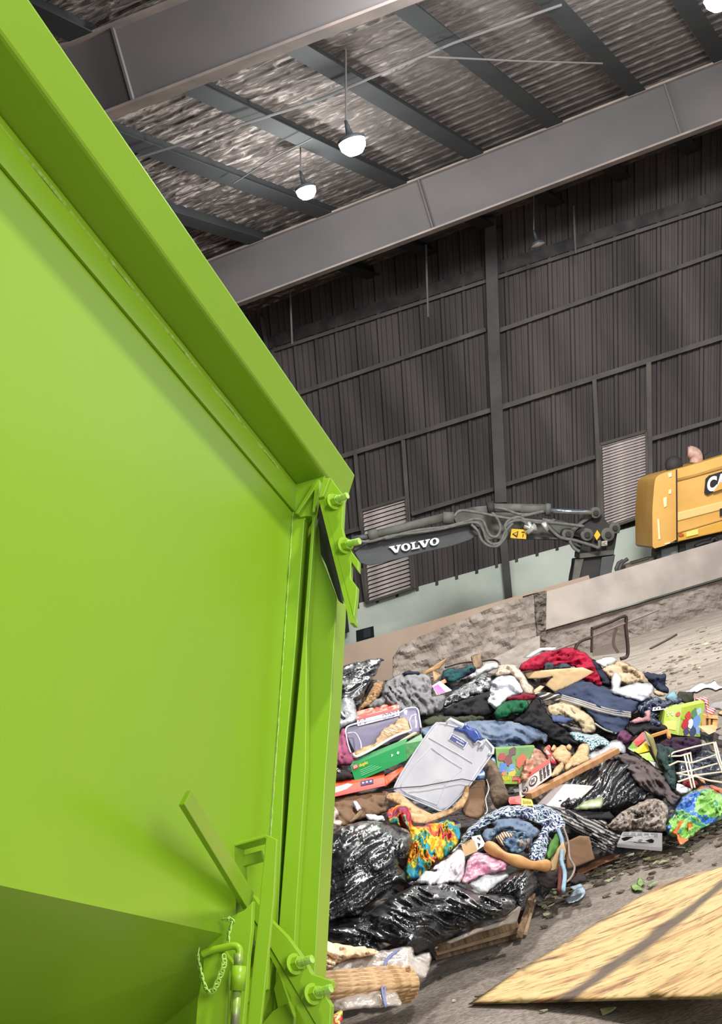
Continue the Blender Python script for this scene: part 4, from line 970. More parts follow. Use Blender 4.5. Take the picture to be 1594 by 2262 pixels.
# ---- jeans
L('blue_jeans', 'A', [(800, 815), (900, 790), (1000, 765), (1120, 760), (1300, 745), (1500, 745), (1600, 765), (1725, 800), (1800, 850), (1790, 930), (1740, 905), (1640, 950), (1500, 985), (1400, 975), (1300, 930), (1100, 900), (900, 900), (830, 870)], cloth('denim', (122, 136, 156), (92, 108, 134)), 4.4, 'light blue denim jeans draped across the middle of the heap', 'jeans', th=.10, fold=.04, fs=12, st=4, ang=.15, step=3.5)
# torn carton ring below the lid
L('torn_carton', 'C', [(535, 195), (560, 165), (640, 160), (760, 260), (880, 320), (1010, 270), (1080, 190), (1100, 110), (1135, 110), (1128, 190), (1100, 265), (1010, 315), (930, 345), (830, 380), (745, 385), (690, 320), (640, 250), (590, 225)], M('torn_card', (216, 182, 138), (176, 136, 96), rough=.95, scale=20, bump=.6), 7.4, 'torn cardboard with ragged edges under the clear storage lid', 'cardboard', th=.03, fold=.015, fs=8, rough_edge=4, soft=False)
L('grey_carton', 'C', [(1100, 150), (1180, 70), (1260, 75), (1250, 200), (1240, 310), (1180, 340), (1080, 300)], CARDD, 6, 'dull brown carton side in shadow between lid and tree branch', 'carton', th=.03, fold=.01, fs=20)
# ---- storage lid : translucent box upright
LID = M('translucent_lid', (232, 229, 234), (204, 202, 212), rough=.28, scale=3, alpha=.86, coat=.35, bump=.15, bscale=6)
RIM = M('lid_rim', (232, 236, 244), rough=.22, alpha=.9, coat=.3)
lidpts = [(592, 1275), (640, 1175), (780, 960), (905, 785), (960, 762), (1010, 765), (1040, 735), (1150, 785), (1150, 800), (1290, 895), (1380, 975), (1372, 1020), (1300, 1120), (1180, 1290), (1020, 1450), (960, 1465), (900, 1440), (760, 1370), (600, 1310)]
lcx, lcy = cv('A', [(985, 1100)])[0]; ld0 = DP(lcx, lcy)-.62
def lidd(x, y): return ld0-.0011*(y-lcy)*1.0-.0004*(x-lcx)
lid = lump('storage_bin', 'A', lidpts, LID, th=.02, R=6, fold=.0015, fs=60, soft=False, rough_edge=.2, dfun=lidd, step=5, bth=.09, label='translucent plastic storage bin with blue handle standing at the centre of the heap', cat='storage bin')
lf = lambda e: (lambda x, y: lidd(x, y)-e)
ptube('rim', 'A', [(600, 1280), (650, 1180), (790, 960), (910, 792), (960, 770), (1090, 800), (1100, 812)], .0042, RIM, 0, lid, dfun=lf(.026))
ptube('rim', 'A', [(600, 1296), (700, 1345), (900, 1430), (960, 1455), (1015, 1440), (1170, 1285), (1300, 1110), (1372, 1005), (1372, 975), (1300, 900)], .0042, RIM, 0, lid, dfun=lf(.026))
ptube('inner_rib', 'A', [(655, 1275), (665, 1240), (760, 1090), (890, 960)], .0024, RIM, 0, lid, dfun=lf(.026), smooth=False)
ptube('inner_rib', 'A', [(655, 1285), (700, 1318), (940, 1408), (1010, 1240), (1140, 1125), (1000, 1040), (895, 965)], .0024, RIM, 0, lid, dfun=lf(.026), smooth=False)
ptube('inner_rib', 'A', [(875, 885), (960, 930), (1100, 1010), (1215, 1080)], .0026, RIM, 0, lid, dfun=lf(.026), smooth=False)
ptube('latch', 'A', [(1010, 768), (1042, 738), (1150, 788), (1120, 810)], .010, RIM, 0, lid, dfun=lf(.034), smooth=False)
ptube('latch', 'A', [(1225, 935), (1260, 905), (1290, 930), (1262, 965)], .008, RIM, 0, lid, dfun=lf(.034), smooth=False); ptube('latch', 'A', [(1290, 965), (1320, 900), (1378, 965), (1375, 1005), (1340, 1020)], .009, RIM, 0, lid, dfun=lf(.034), smooth=False)
lump('blue_handle', 'A', [(1072, 820), (1090, 800), (1140, 800), (1145, 780), (1170, 780), (1230, 810), (1285, 860), (1290, 900), (1260, 905), (1225, 930), (1200, 895), (1150, 855), (1110, 838)], M('blue_plastic', (58, 82, 156), rough=.3, coat=.3), th=.02, R=6, fold=.001, dfun=lf(.035), step=3.5, bth=.01, parent=lid)
lq2 = Quad(*[P(x, y, lidd(x, y)-.03) for x, y in cv('A', [(1058, 848), (1182, 922), (1148, 972), (1026, 898)])])
stk = slab('label_sticker', lq2, .003, WHITE, parent=lid); patch('sticker_field', lq2, rect(.05, .1, .95, .9), M('sticker_blue', (86, 96, 150)), stk, .004)
marks('sticker_print', lq2, .12, .22, .85, .42, 9, WHITE, stk, .008); marks('sticker_print', lq2, .45, .6, .92, .82, 7, WHITE, stk, .008)
ptube('thin_wire', 'C', [(500, 150), (650, 128), (800, 118), (950, 90), (1085, 66), (1150, 80), (1230, 85)], .003, M('wire_brown', (88, 76, 80)), 0, None, smooth=False, label='thin dark wire crossing in front of the translucent bin', cat='wire', dfun=lf(.05))
# ---- tie-dye and below
TIE = ramp_mat('tie_dye', [(0.30, (30, 60, 110)), (.38, (40, 150, 180)), (.44, (60, 120, 60)), (.49, (230, 200, 50)), (.54, (232, 120, 40)), (.60, (190, 30, 60)), (.66, (90, 30, 80)), (.74, (50, 120, 180))], 3.2, dist=.9, detail=5, bump=.25, stretch=(1.8, 1.8, .8))
L('tie_dye_shirt', 'C', [(552, 350), (560, 290), (620, 250), (690, 240), (730, 290), (745, 390), (900, 370), (960, 350), (1020, 370), (1065, 420), (1070, 480), (1040, 540), (960, 620), (900, 660), (850, 720), (780, 770), (740, 775), (690, 770), (680, 700), (700, 600), (725, 480), (690, 420), (600, 390)], TIE, 7.0, 'rainbow tie-dye shirt hanging below the translucent bin', 'shirt', th=.08, fold=.05, fs=12, st=4, ang=1.5, step=3.2)
L('floral_scrap', 'C', [(700, 790), (740, 780), (780, 775), (760, 810), (710, 815)], ramp_mat('floral', [(0, (60, 50, 50)), (.5, (200, 170, 150)), (.7, (90, 80, 100)), (1, (220, 200, 190))], 60, kind='vor', interp='CONSTANT'), 7.2, 'small floral scrap between large black bag and white bag', 'scrap', th=.02, fold=.01)
# ---- big black bags
L('trash_bag', 'C', [(55, 520), (100, 480), (200, 420), (300, 380), (400, 360), (500, 365), (580, 400), (650, 430), (725, 455), (735, 540), (700, 600), (640, 670), (680, 720), (690, 790), (640, 800), (560, 870), (440, 960), (360, 1030), (240, 1050), (55, 1080)], BLACKBAG, 9.5, 'large black trash bag with stretched wrinkles, lower left of the heap', 'trash bag', th=.26, fold=.055, fs=7, st=7, ang=-.55, step=3.6, R=75)
L('trash_bag', 'C', [(40, 1040), (200, 1040), (380, 1020), (470, 980), (560, 960), (620, 985), (560, 1100), (500, 1200), (520, 1290), (400, 1300), (200, 1240), (40, 1230)], BLACKBAG, 9.0, 'flattened black trash bag under the large black bag, lower left', 'trash bag', th=.14, fold=.045, fs=8, st=5, ang=.1, step=4, R=50)
L('trash_bag', 'C', [(430, 1010), (520, 940), (640, 860), (760, 820), (900, 800), (1005, 798), (1100, 830), (1190, 870), (1300, 880), (1440, 900), (1470, 960), (1400, 1030), (1300, 1060), (1150, 1100), (1000, 1180), (900, 1225), (740, 1290), (600, 1230), (480, 1210), (400, 1200), (440, 1090)], BLACKBAG, 9.8, 'long low black trash bag lying at the front foot of the heap', 'trash bag', th=.2, fold=.06, fs=9, st=4, ang=.3, step=3.6, R=55)
L('trash_bag', 'C', [(1250, 870), (1340, 800), (1400, 740), (1480, 700), (1560, 680), (1620, 730), (1618, 800), (1600, 850), (1560, 900), (1510, 960), (1470, 960), (1440, 900), (1340, 880)], BLACKBAG, 8.8, 'small twisted black bag above the front wooden frame', 'trash bag', th=.1, fold=.05, fs=7, st=3, ang=-.7, step=3, R=30)
L('trash_bag', 'B', [(440, 1140), (560, 1060), (760, 960), (840, 930), (950, 960), (1000, 1100), (1100, 1200), (1000, 1270), (850, 1310), (600, 1330), (480, 1330), (400, 1250)], BLACKBAG, 5.6, 'black trash bag right of centre, behind the white paper sheet', 'trash bag', th=.16, fold=.05, fs=8, st=4, ang=-.9, step=3.4, R=45)
L('grey_cloth', 'B', [(700, 970), (760, 945), (900, 920), (990, 950), (1110, 1020), (1180, 1090), (1215, 1150), (1260, 1210), (1300, 1230), (1240, 1290), (1180, 1230), (1120, 1215), (1040, 1180), (960, 1100), (900, 1010), (820, 965)], cloth('taupe', (104, 92, 92), (84, 74, 74)), 7.2, 'taupe grey cloth draped over the black bag right of centre', 'cloth', th=.05, fold=.03, fs=12, st=4, ang=.7, step=3.2)
# white/pink bags
L('plastic_bag', 'C', [(765, 800), (780, 760), (830, 715), (900, 710), (880, 690), (990, 620), (1050, 560), (1100, 590), (1105, 690), (1080, 790), (1000, 800), (880, 815)], M('white_bag_soft', (226, 220, 224), (198, 190, 196), rough=.4, scale=9, bump=.5, bscale=20), 9.8, 'crumpled white plastic bag in front of the tie-dye shirt', 'plastic bag', th=.09, fold=.045, fs=9, ang=-1.0, step=3)
L('plastic_bag', 'C', [(1080, 800), (1100, 720), (1120, 640), (1190, 580), (1280, 600), (1400, 645), (1395, 700), (1340, 730), (1200, 760), (1120, 810)], M('pink_in_bag', (206, 120, 156), (226, 200, 206), rough=.25, scale=7, dist=1.5, bump=.6, bscale=18, coat=.5), 9.6, 'clear plastic bag holding pink cloth beside the white bag', 'plastic bag', th=.08, fold=.04, fs=9, ang=-.4, step=3)
L('plastic_bag', 'C', [(1140, 815), (1200, 770), (1260, 735), (1410, 740), (1350, 790), (1240, 870)], CLEARBAG, 10.2, 'clear grey plastic film below the bag of pink cloth', 'plastic bag', th=.03, fold=.02, fs=9)
o, q = box('cardboard_box', 'C', [(1080, 540), (1170, 495), (1195, 575), (1100, 615)], 9.5, .05, CARD, 'small open cardboard box left of the curved peeled stick', 'cardboard box')
o, q = box('picture_card', 'C', [(1150, 475), (1215, 462), (1250, 530), (1185, 572)], 9.9, .01, WHITE, 'white card with black print on the small cardboard box', 'card')
patch('black_print', q, [(.3, .9), (.4, .3), (.6, .1), (.8, .3), (.7, .7)], INK, o)
# wood frame at front
def beam2(name, crop, a, b, w, lay, mat, parent=None, dfun=None, h=None, **k):
    A_, B_ = cv(crop, [a, b]); dd = dfun or (lambda x, y: DP(x, y)-.055*lay)
    return MB().bar(P(*A_, dd(*A_)), P(*B_, dd(*B_)), w, h or w, FW).build(name, mat, parent, bevel=.003, **k)
wf = empty('old_window_sash', ZP(*cv('C', [(1200, 1300)])[0]), 'weathered wooden window frame lying on the floor before the black bags', 'wooden frame')
gz = lambda zz: (lambda x, y: (ZP(x, y, zz)-CAM).dot(FW))
beam2('frame_rail', 'C', (895, 1315), (1500, 1150), .035, 0, WOODW, wf, gz(.02), .03)
beam2('frame_rail', 'C', (900, 1280), (1500, 1115), .035, 0, M('pale_weathered_wood', (176, 150, 120), (140, 112, 86), rough=.9, scale=8), wf, gz(.055), .03)
beam2('frame_rail', 'C', (915, 1250), (1480, 1085), .04, 0, WOODW, wf, gz(.08), .02)
beam2('frame_rail', 'C', (1490, 1160), (1580, 890), .035, 0, WOODW, wf, gz(.05), .03)
beam2('frame_rail', 'C', (1520, 1150), (1600, 870), .02, 0, M('pale_weathered_wood', (176, 150, 120)), wf, gz(.03), .03)
sheet('torn_paper', 'C', [(960, 1215), (1180, 1120), (1380, 1060), (1480, 960), (1500, 970), (1470, 1080), (1380, 1100), (1200, 1150), (1000, 1230)], M('grey_torn', (150, 140, 128), (118, 106, 96), rough=.9), 10.6, None, None, parent=wf)
# bamboo blind in plastic
bb = empty('bamboo_blind', ZP(770, 2230), 'rolled bamboo blind wrapped in clear plastic at the bottom beside the container', 'bamboo blind')
BAM = M('bamboo', (206, 172, 128), (150, 112, 74), rough=.7, scale=14, stretch=(1, 6, 6))
for i, (r0, lx) in enumerate([(v, h) for v in range(9) for h in (0, 1)]):
    k = r0/8
    a_ = cv('C', [(60+20*lx, 1450+k*240)])[0]; b_ = cv('C', [(660+lx*60+60*math.sin(k*3.1), 1400+k*215)])[0]
    zz = .20-.17*k
    d1 = DP(790, 2200)-.66+.04*lx-.12*math.sin(k*3.1)
    MB().tube([P(a_[0], a_[1], d1), P(b_[0], b_[1], d1+.1)], .016, 8).build('cane', BAM, bb, smooth=True)
for i in range(14):
    a_ = cv('C', [(560+random.uniform(0, 60), 1440+i*14)])[0]; b_ = (a_[0]+random.uniform(35, 55), a_[1]-random.uniform(2, 14)-3)
    MB().tube([P(*a_, DP(850, 2180)-.68), P(*b_, DP(850, 2180)-.64)], .006, 6).build('slat_end', BAM, bb)
L('plastic_film', 'C', [(60, 1440), (200, 1360), (400, 1300), (600, 1260), (735, 1250), (750, 1310), (850, 1285), (865, 1350), (820, 1470), (700, 1440), (560, 1440), (660, 1640), (540, 1670), (400, 1680), (200, 1700), (130, 1640), (150, 1530)], M('blind_film', (236, 228, 222), (206, 190, 176), rough=.2, scale=8, alpha=.5, coat=.5, bump=.8, bscale=16), 12.8, None, None, th=.05, fold=.03, fs=10, parent=bb, step=4.5)
ptube('blue_strap', 'C', [(640, 1270), (570, 1330), (530, 1420), (520, 1540), (545, 1670)], .005, M('strap_blue', (110, 116, 160)), 14.2, bb)
ptube('blue_strap', 'C', [(625, 1270), (545, 1350), (545, 1480), (540, 1600), (555, 1665)], .004, M('strap_blue', (110, 116, 160)), 14.2, bb)
L('cream_wrapping', 'C', [(35, 1250), (60, 1160), (110, 1180), (170, 1220), (300, 1240), (420, 1255), (500, 1290), (400, 1320), (250, 1350), (150, 1400), (60, 1440), (30, 1400)], M('cream_paper', (240, 212, 180), (214, 176, 140), rough=.85, scale=6, bump=.2), 13.2, 'crumpled cream paper lying on the bamboo blind beside the container', 'paper', th=.08, fold=.045, fs=12, ang=.4)
L('yellow_packet', 'C', [(120, 1760), (160, 1735), (235, 1690), (248, 1730), (225, 1792), (150, 1830), (100, 1830)], ramp_mat('packet', [(0, (180, 50, 40)), (.5, (196, 190, 90)), (1, (150, 170, 60))], 14, interp='CONSTANT', rough=.4), 13.5, 'yellow and red packet at the very bottom beside the green plate', 'packet', th=.03, fold=.02)
# floor level plywood
PLY = bpy.data.materials.new('plywood'); PLY.use_nodes = True
nt = PLY.node_tree; b = nt.nodes['Principled BSDF']; b.inputs['Roughness'].default_value = .7; LK = nt.links
tc = nt.nodes.new('ShaderNodeTexCoord'); mp = nt.nodes.new('ShaderNodeMapping'); mp.vector_type = 'TEXTURE'; mp.inputs['Rotation'].default_value = (0, 0, -.32); mp.inputs['Scale'].default_value = (1, .2, 1); LK.new(tc.outputs['Object'], mp.inputs[0])
n1 = nt.nodes.new('ShaderNodeTexNoise'); n1.inputs['Scale'].default_value = 2.6; n1.inputs['Detail'].default_value = 9; n1.inputs['Distortion'].default_value = .8; LK.new(mp.outputs[0], n1.inputs['Vector'])
r1 = nt.nodes.new('ShaderNodeValToRGB'); cr = r1.color_ramp
while len(cr.elements) < 5: cr.elements.new(.5)
for e, (p_, c_) in zip(cr.elements, [(.30, (96, 64, 40)), (.38, (170, 124, 76)), (.46, (206, 170, 112)), (.58, (218, 188, 130)), (.72, (186, 144, 90))]): e.position = p_; e.color = s2l(c_)+(1,)
LK.new(n1.outputs['Fac'], r1.inputs[0])
n3 = nt.nodes.new('ShaderNodeTexNoise'); n3.inputs['Scale'].default_value = 14; n3.inputs['Detail'].default_value = 6; LK.new(mp.outputs[0], n3.inputs['Vector'])
r3 = nt.nodes.new('ShaderNodeValToRGB'); r3.color_ramp.elements[0].position = .33; r3.color_ramp.elements[1].position = .44; r3.color_ramp.elements[0].color = (.35, .28, .2, 1); r3.color_ramp.elements[1].color = (1, 1, 1, 1); LK.new(n3.outputs['Fac'], r3.inputs[0])
m1 = nt.nodes.new('ShaderNodeMixRGB'); m1.blend_type = 'MULTIPLY'; m1.inputs[0].default_value = 1; LK.new(r1.outputs[0], m1.inputs[1]); LK.new(r3.outputs[0], m1.inputs[2])
# plank geometry: corner on the floor, far edge curled up
tip = ZP(1035, 2218, .012)
pu = ZP(1594, 1922, .20); pr = ZP(1760, 2205, .16)
ed = ZP(1450, 1958, .16)
def plyd(x, y):
    # height above the floor grows to the right: sheet is bowed
    t = max(0, min(1, (x-1035)/600)); z = .012+.15*t*t+.02*t
    return (ZP(x, y, z)-CAM).dot(FW)
ply = lump('plywood_sheet', 'X', [(1035, 2218), (1150, 2140), (1250, 2080), (1350, 2018), (1450, 1958), (1520, 1934), (1600, 1914), (1680, 1900), (1800, 1890), (1800, 2206), (1700, 2206), (1594, 2205), (1450, 2207), (1300, 2211), (1160, 2215)], PLY, th=.001, R=2, fold=.0, soft=False, rough_edge=.5, dfun=plyd, step=14, bth=.0, label='large pale yellow plywood sheet with a dark tyre mark lying on the floor', cat='plywood sheet')
sol = ply.modifiers.new('thickness', 'SOLIDIFY'); sol.thickness = .010; sol.offset = 0
# tyre stripe mask in object space along a line through two pixels
def P_on(x, y): return P(x, y, plyd(x, y))
oa = P_on(1262, 2200)-Vector(ply.location); ob2 = P_on(1590, 1960)-Vector(ply.location); dl = (ob2-oa); dl.z = 0; dl.normalize(); nl = Vector((-dl.y, dl.x, 0))
ge = nt.nodes.new('ShaderNodeVectorMath'); ge.operation = 'DOT_PRODUCT'; ge.inputs[1].default_value = nl; LK.new(tc.outputs['Object'], ge.inputs[0])
n4 = nt.nodes.new('ShaderNodeTexNoise'); n4.inputs['Scale'].default_value = 5; n4.inputs['Detail'].default_value = 8; LK.new(tc.outputs['Object'], n4.inputs['Vector'])
ad = nt.nodes.new('ShaderNodeMath'); ad.operation = 'MULTIPLY_ADD'; ad.inputs[1].default_value = .14; LK.new(n4.outputs['Fac'], ad.inputs[0]); LK.new(ge.outputs['Value'], ad.inputs[2])
su = nt.nodes.new('ShaderNodeMath'); su.operation = 'SUBTRACT'; su.inputs[1].default_value = oa.dot(nl)+.07; LK.new(ad.outputs[0], su.inputs[0])
ab = nt.nodes.new('ShaderNodeMath'); ab.operation = 'ABSOLUTE'; LK.new(su.outputs[0], ab.inputs[0])
mr = nt.nodes.new('ShaderNodeMapRange'); mr.inputs[1].default_value = .035; mr.inputs[2].default_value = .085; mr.inputs[3].default_value = .92; mr.inputs[4].default_value = 0; LK.new(ab.outputs[0], mr.inputs[0])
m2 = nt.nodes.new('ShaderNodeMixRGB'); m2.inputs[2].default_value = s2l((74, 58, 48))+(1,); LK.new(mr.outputs[0], m2.inputs[0]); LK.new(m1.outputs[0], m2.inputs[1]); LK.new(m2.outputs[0], b.inputs['Base Color'])

# ---- middle right of the heap
o, q = box('toy_box', 'B', [(-20, 885), (262, 868), (150, 1138), (0, 1135)], 5.2, .06, M('toy_print_green', (120, 160, 60), (70, 130, 70), rough=.4, scale=6), 'colourful yellow and green toy box between the jeans and the branch', 'toy box')
for u, v, r, c in [(.15, .25, .1, (170, 50, 50)), (.35, .35, .12, (120, 40, 50)), (.2, .55, .12, (60, 120, 200)), (.5, .6, .12, (90, 150, 210)), (.45, .12, .1, (90, 60, 60)), (.75, .4, .14, (200, 90, 40)), (.55, .7, .12, (240, 190, 40)), (.25, .7, .07, (240, 120, 60))]:
    patch('printed_shape', q, blot(u, v, r*1.25, r*1.1, u), M('pr_%d_%d_%d' % c, c, rough=.4), o, .004)
patch('printed_panel', q, rect(.1, .78, 1, 1), M('pr_lime', (150, 190, 60)), o, .004); patch('logo_square', q, rect(.62, .8, .92, .93), M('red_logo', (206, 40, 36)), o, .006); text('logo_letters', 'LEGO', q, .65, .83, .89, .9, WHITE, o, n=.009)
text('printed_text', 'duplo', q, .12, .8, .55, .94, M('yellow_letter', (250, 200, 40)), o, n=.008, bold=.03)
L('blue_print_bag', 'A', [(1235, 1170), (1300, 1120), (1370, 1040), (1400, 1080), (1380, 1160), (1320, 1200), (1250, 1220)], ramp_mat('blue_print', [(0, (60, 110, 190)), (.5, (150, 180, 220)), (.6, (196, 60, 60)), (.7, (90, 140, 210))], 16, kind='vor', interp='CONSTANT', rough=.4), 6.4, 'blue and red printed packet tucked behind the bin corner', 'packet', th=.03, fold=.01)
br = ptube('tree_branch', 'D', [(165, -30), (190, 30), (215, 120), (245, 200)], [.038, .04, .042, .044, .045, .046, .048, .05, .05, .05, .052, .052, .052, .052, .05, .05], M('bark', (128, 106, 84), (74, 60, 48), rough=.95, scale=14, bump=1, bscale=22), 7.0, label='broken barky tree branch standing beside the bin', cat='branch', n=12)
ptube('string', 'D', [(150, 60), (165, 120), (145, 180), (155, 250), (140, 275)], .003, M('string_white', (200, 196, 190)), 8.6, label='thin pale string hanging left of the branch', cat='string')
# crisp packet + cracker box + teddy
L('snack_bag', 'B', [(155, 1110), (180, 1000), (215, 900), (250, 870), (300, 900), (330, 930), (370, 985), (260, 1050), (200, 1120)], M('brown_print', (170, 110, 84), (206, 166, 140), rough=.35, scale=14, dist=1), 5.6, 'brown and orange snack bag beside the toy box', 'snack bag', th=.06, fold=.03, fs=8)
cq = quad('B', [(145, 1138), (368, 985), (382, 1075), (152, 1245)], 8.0)
cs = pxshift(cq, 0, -10, .08)
ck = MB().hexa(cq.c+[c+cs for c in cq.c]).build('cereal_box', M('box_offwhite', (214, 204, 196), rough=.5), label='off-white and red food box with dark round stamps lying on the plank', cat='food box', bevel=.003)
MB().hexa([cq.c[0]+cs*1.02, cq.c[1]+cs*1.02, cq.c[1]+cq.n*.002, cq.c[0]+cq.n*.002, cq.c[0]+cs*1.02+UI*.004, cq.c[1]+cs*1.02+UI*.004, cq.c[1]+UI*.004, cq.c[0]+UI*.004]).build('red_top', M('salmon_card', (226, 90, 84), rough=.5), ck)
DPUR = M('dark_plum_ink', (62, 36, 54))
for u, v, r in ((.18, .72, .2), (.45, .48, .28)):
    patch('round_stamp', cq, disc(u, v, r*1.15, r*.48, 20), DPUR, ck, .003); patch('round_stamp_ring', cq, disc(u, v, r*.85, r*.36, 20), M('box_offwhite', (214, 204, 196)), ck, .005)
    marks('stamp_print', cq, u-r*.22, v-r*.5, u+r*.22, v+r*.5, 4, DPUR, ck, .007)
for k in range(3): marks('printed_text', cq, .66+k*.11, .1, .74+k*.11, .9, 6, DPUR, ck, .005, False)
TED = M('teddy_plush', (222, 188, 146), (196, 158, 114), rough=1, scale=20, bump=.9, bscale=55, bdist=.02)
def tl(name, pts, lay, th=.05, parent=None, **k): return lump(name, 'B', pts, TED, lay=lay, th=th, fold=.008, fs=5, parent=parent, step=3, **k)
ted = tl('teddy_bear', [(385, 900), (420, 865), (470, 855), (500, 880), (520, 930), (500, 990), (470, 1010), (430, 990), (395, 950)], 7.4, .08, label='beige plush teddy bear lying in the middle right of the heap', cat='teddy bear')
tl('arm', [(470, 1040), (480, 990), (540, 920), (590, 850), (640, 845), (652, 890), (640, 940), (560, 980), (500, 1040)], 7.8, .07, ted)
tl('leg', [(540, 960), (600, 925), (645, 945), (645, 970), (560, 1010), (520, 1010)], 8.6, .04, ted); tl('leg', [(380, 1060), (420, 1010), (450, 975), (470, 985), (460, 1030), (420, 1080), (385, 1085)], 8.4, .04, ted)
for x, y in ((398, 880), (500, 872)): tl('ear', [(x-22, y+8), (x-10, y-18), (x+12, y-18), (x+20, y+6), (x, y+22)], 8.2, .03, ted)
L('red_tag_bag', 'B', [(325, 890), (350, 862), (378, 875), (385, 910), (420, 960), (420, 1000), (380, 1000), (350, 940)], ramp_mat('red_white_bits', [(0, (190, 50, 60)), (.5, (220, 190, 180)), (.75, (150, 110, 90))], 30, kind='vor', interp='CONSTANT'), 7.0, 'small red and white packet left of the teddy bear', 'packet', th=.03, fold=.01)
pk = beam2('wood_plank', 'B', (215, 1222), (840, 898), .035, 7.6, M('plank_tan', (196, 142, 96), (160, 112, 74), rough=.7, scale=6, stretch=(4, 1, 1)), label='long thin tan plank lying diagonally below the teddy bear', cat='plank', h=.05)
sheet('white_paper', 'B', [(265, 1291), (420, 1132), (540, 1138), (682, 1150), (600, 1230), (540, 1300), (520, 1330), (240, 1320)], M('paper_white', (236, 222, 220), rough=.8), 9.4, 'blank white sheet of paper left of the black bag', 'paper', bend=.05)
L('khaki_trousers', 'B', [(350, 600), (370, 565), (470, 548), (560, 580), (640, 640), (695, 710), (690, 765), (600, 770), (585, 730), (540, 690), (440, 655), (385, 650)], cloth('khaki', (208, 190, 160), (180, 160, 130)), 5.2, 'khaki beige trousers below the navy track trousers', 'trousers', th=.07, fold=.035, fs=11, st=3, ang=.6)
L('navy_trim_garment', 'B', [(380, 650), (450, 650), (540, 660), (520, 690), (470, 700), (400, 690)], cloth('slate_blue', (84, 100, 140)), 6.4, 'small slate blue cloth on the khaki trousers', 'cloth', th=.02, fold=.012)
L('dark_green_shirt', 'B', [(-30, 620), (30, 560), (100, 535), (200, 535), (222, 570), (180, 620), (100, 640), (0, 670)], cloth('emerald', (28, 104, 66), (20, 70, 46)), 5.8, 'emerald green shirt below the white bags', 'shirt', th=.06, fold=.035, fs=9, ang=-.4)
L('maroon_shirt', 'B', [(60, 525), (150, 495), (180, 480), (265, 500), (270, 520), (200, 540), (90, 545)], cloth('maroon', (130, 26, 46)), 5.6, 'small maroon cloth above the emerald shirt', 'cloth', th=.04, fold=.02, fs=8)
L('black_coat', 'B', [(100, 690), (150, 640), (210, 580), (250, 530), (290, 530), (330, 600), (380, 660), (480, 740), (580, 840), (540, 870), (440, 850), (330, 790), (230, 730)], cloth('ink_black', (34, 32, 36)), 4.4, 'black coat right of the emerald shirt, above the jeans', 'coat', th=.09, fold=.04, fs=14)
L('lace_doily', 'B', [(500, 780), (540, 760), (600, 775), (700, 780), (760, 810), (805, 858), (720, 870), (660, 900), (620, 860), (560, 830)], ramp_mat('teal_check', [(0, (60, 110, 120)), (.5, (206, 224, 224))], 60, kind='check', bump=.3, interp='CONSTANT'), 5.8, 'pale teal and white checked cloth above the teddy bear', 'cloth', th=.04, fold=.02, fs=9)
L('purple_garment', 'B', [(840, 800), (870, 745), (920, 760), (958, 800), (930, 850), (880, 850), (845, 825)], cloth('plum', (112, 66, 96), (90, 50, 80)), 5.0, 'plum garment just below the end of the navy track trousers', 'garment', th=.05, fold=.03, fs=8)
L('clear_tray', 'B', [(640, 930), (720, 890), (800, 840), (850, 820), (895, 850), (915, 910), (860, 915), (830, 895), (740, 945), (650, 970)], CLEARBAG, 6.2, 'clear plastic tray beside the plank end', 'plastic tray', th=.03, fold=.01)
# summit right
L('red_blanket', 'B', [(150, 300), (200, 255), (300, 205), (400, 175), (490, 162), (550, 168), (580, 190), (630, 205), (660, 240), (690, 290), (720, 350), (738, 425), (700, 440), (600, 400), (540, 300), (420, 300), (330, 320), (180, 335), (155, 320)], cloth('crimson', (176, 24, 58), (140, 14, 44)), 2.6, 'crimson red blanket at the very top of the heap', 'blanket', th=.12, fold=.05, fs=11, st=3, ang=-.3, step=3.2)
L('grey_knit', 'B', [(325, 305), (340, 270), (400, 262), (470, 272), (515, 290), (500, 312), (400, 318), (330, 320)], cloth('slate_knit', (70, 76, 84)), 5.2, 'slate grey knit inside the fold of the red blanket', 'cloth', th=.03, fold=.02, fs=7)
sheet('cardboard_sheet', 'B', [(178, 338), (400, 318), (600, 304), (682, 335), (600, 388), (480, 450), (402, 482), (365, 455), (330, 428), (382, 372), (300, 385), (210, 386)], M('tan_cardboard', (222, 190, 146), (206, 172, 126), rough=.9, scale=4), 6.4, 'torn tan cardboard sheet lying across the red blanket', 'cardboard')
sheet('cardboard_sheet', 'B', [(235, 480), (300, 432), (330, 440), (290, 480), (262, 492)], M('tan_cardboard', (222, 190, 146)), 6, 'small tan cardboard corner left of the navy track trousers', 'cardboard')
L('white_garment', 'B', [(-60, 480), (-40, 400), (20, 355), (100, 350), (150, 400), (182, 470), (160, 500), (80, 520), (40, 560), (-10, 610), (-50, 590), (-80, 540)], cloth('white', (236, 236, 240), (208, 208, 216)), 4.4, 'white garment bundle left of the torn cardboard', 'garment', th=.1, fold=.04, fs=12)
L('cream_knit', 'B', [(-20, 360), (0, 300), (50, 285), (110, 290), (170, 340), (230, 430), (262, 480), (230, 500), (180, 470), (150, 400), (90, 355), (30, 355)], M('cream_crochet', (232, 216, 196), (176, 150, 130), rough=.95, scale=30, bump=.8, bscale=40), 5.4, 'cream crocheted blanket between white garment and red blanket', 'blanket', th=.05, fold=.02, fs=6)
trk = L('track_trousers', 'B', [(400, 480), (470, 450), (560, 398), (620, 400), (720, 430), (850, 480), (960, 520), (1005, 545), (985, 600), (945, 655), (930, 710), (880, 770), (830, 790), (760, 750), (690, 700), (600, 590), (520, 530), (440, 510)], cloth('track_navy', (62, 72, 98), (46, 54, 76)), 4.6, 'navy blue track trousers with three pale side stripes', 'trousers', th=.10, fold=.022, fs=16, st=4, ang=.35, step=3.2)
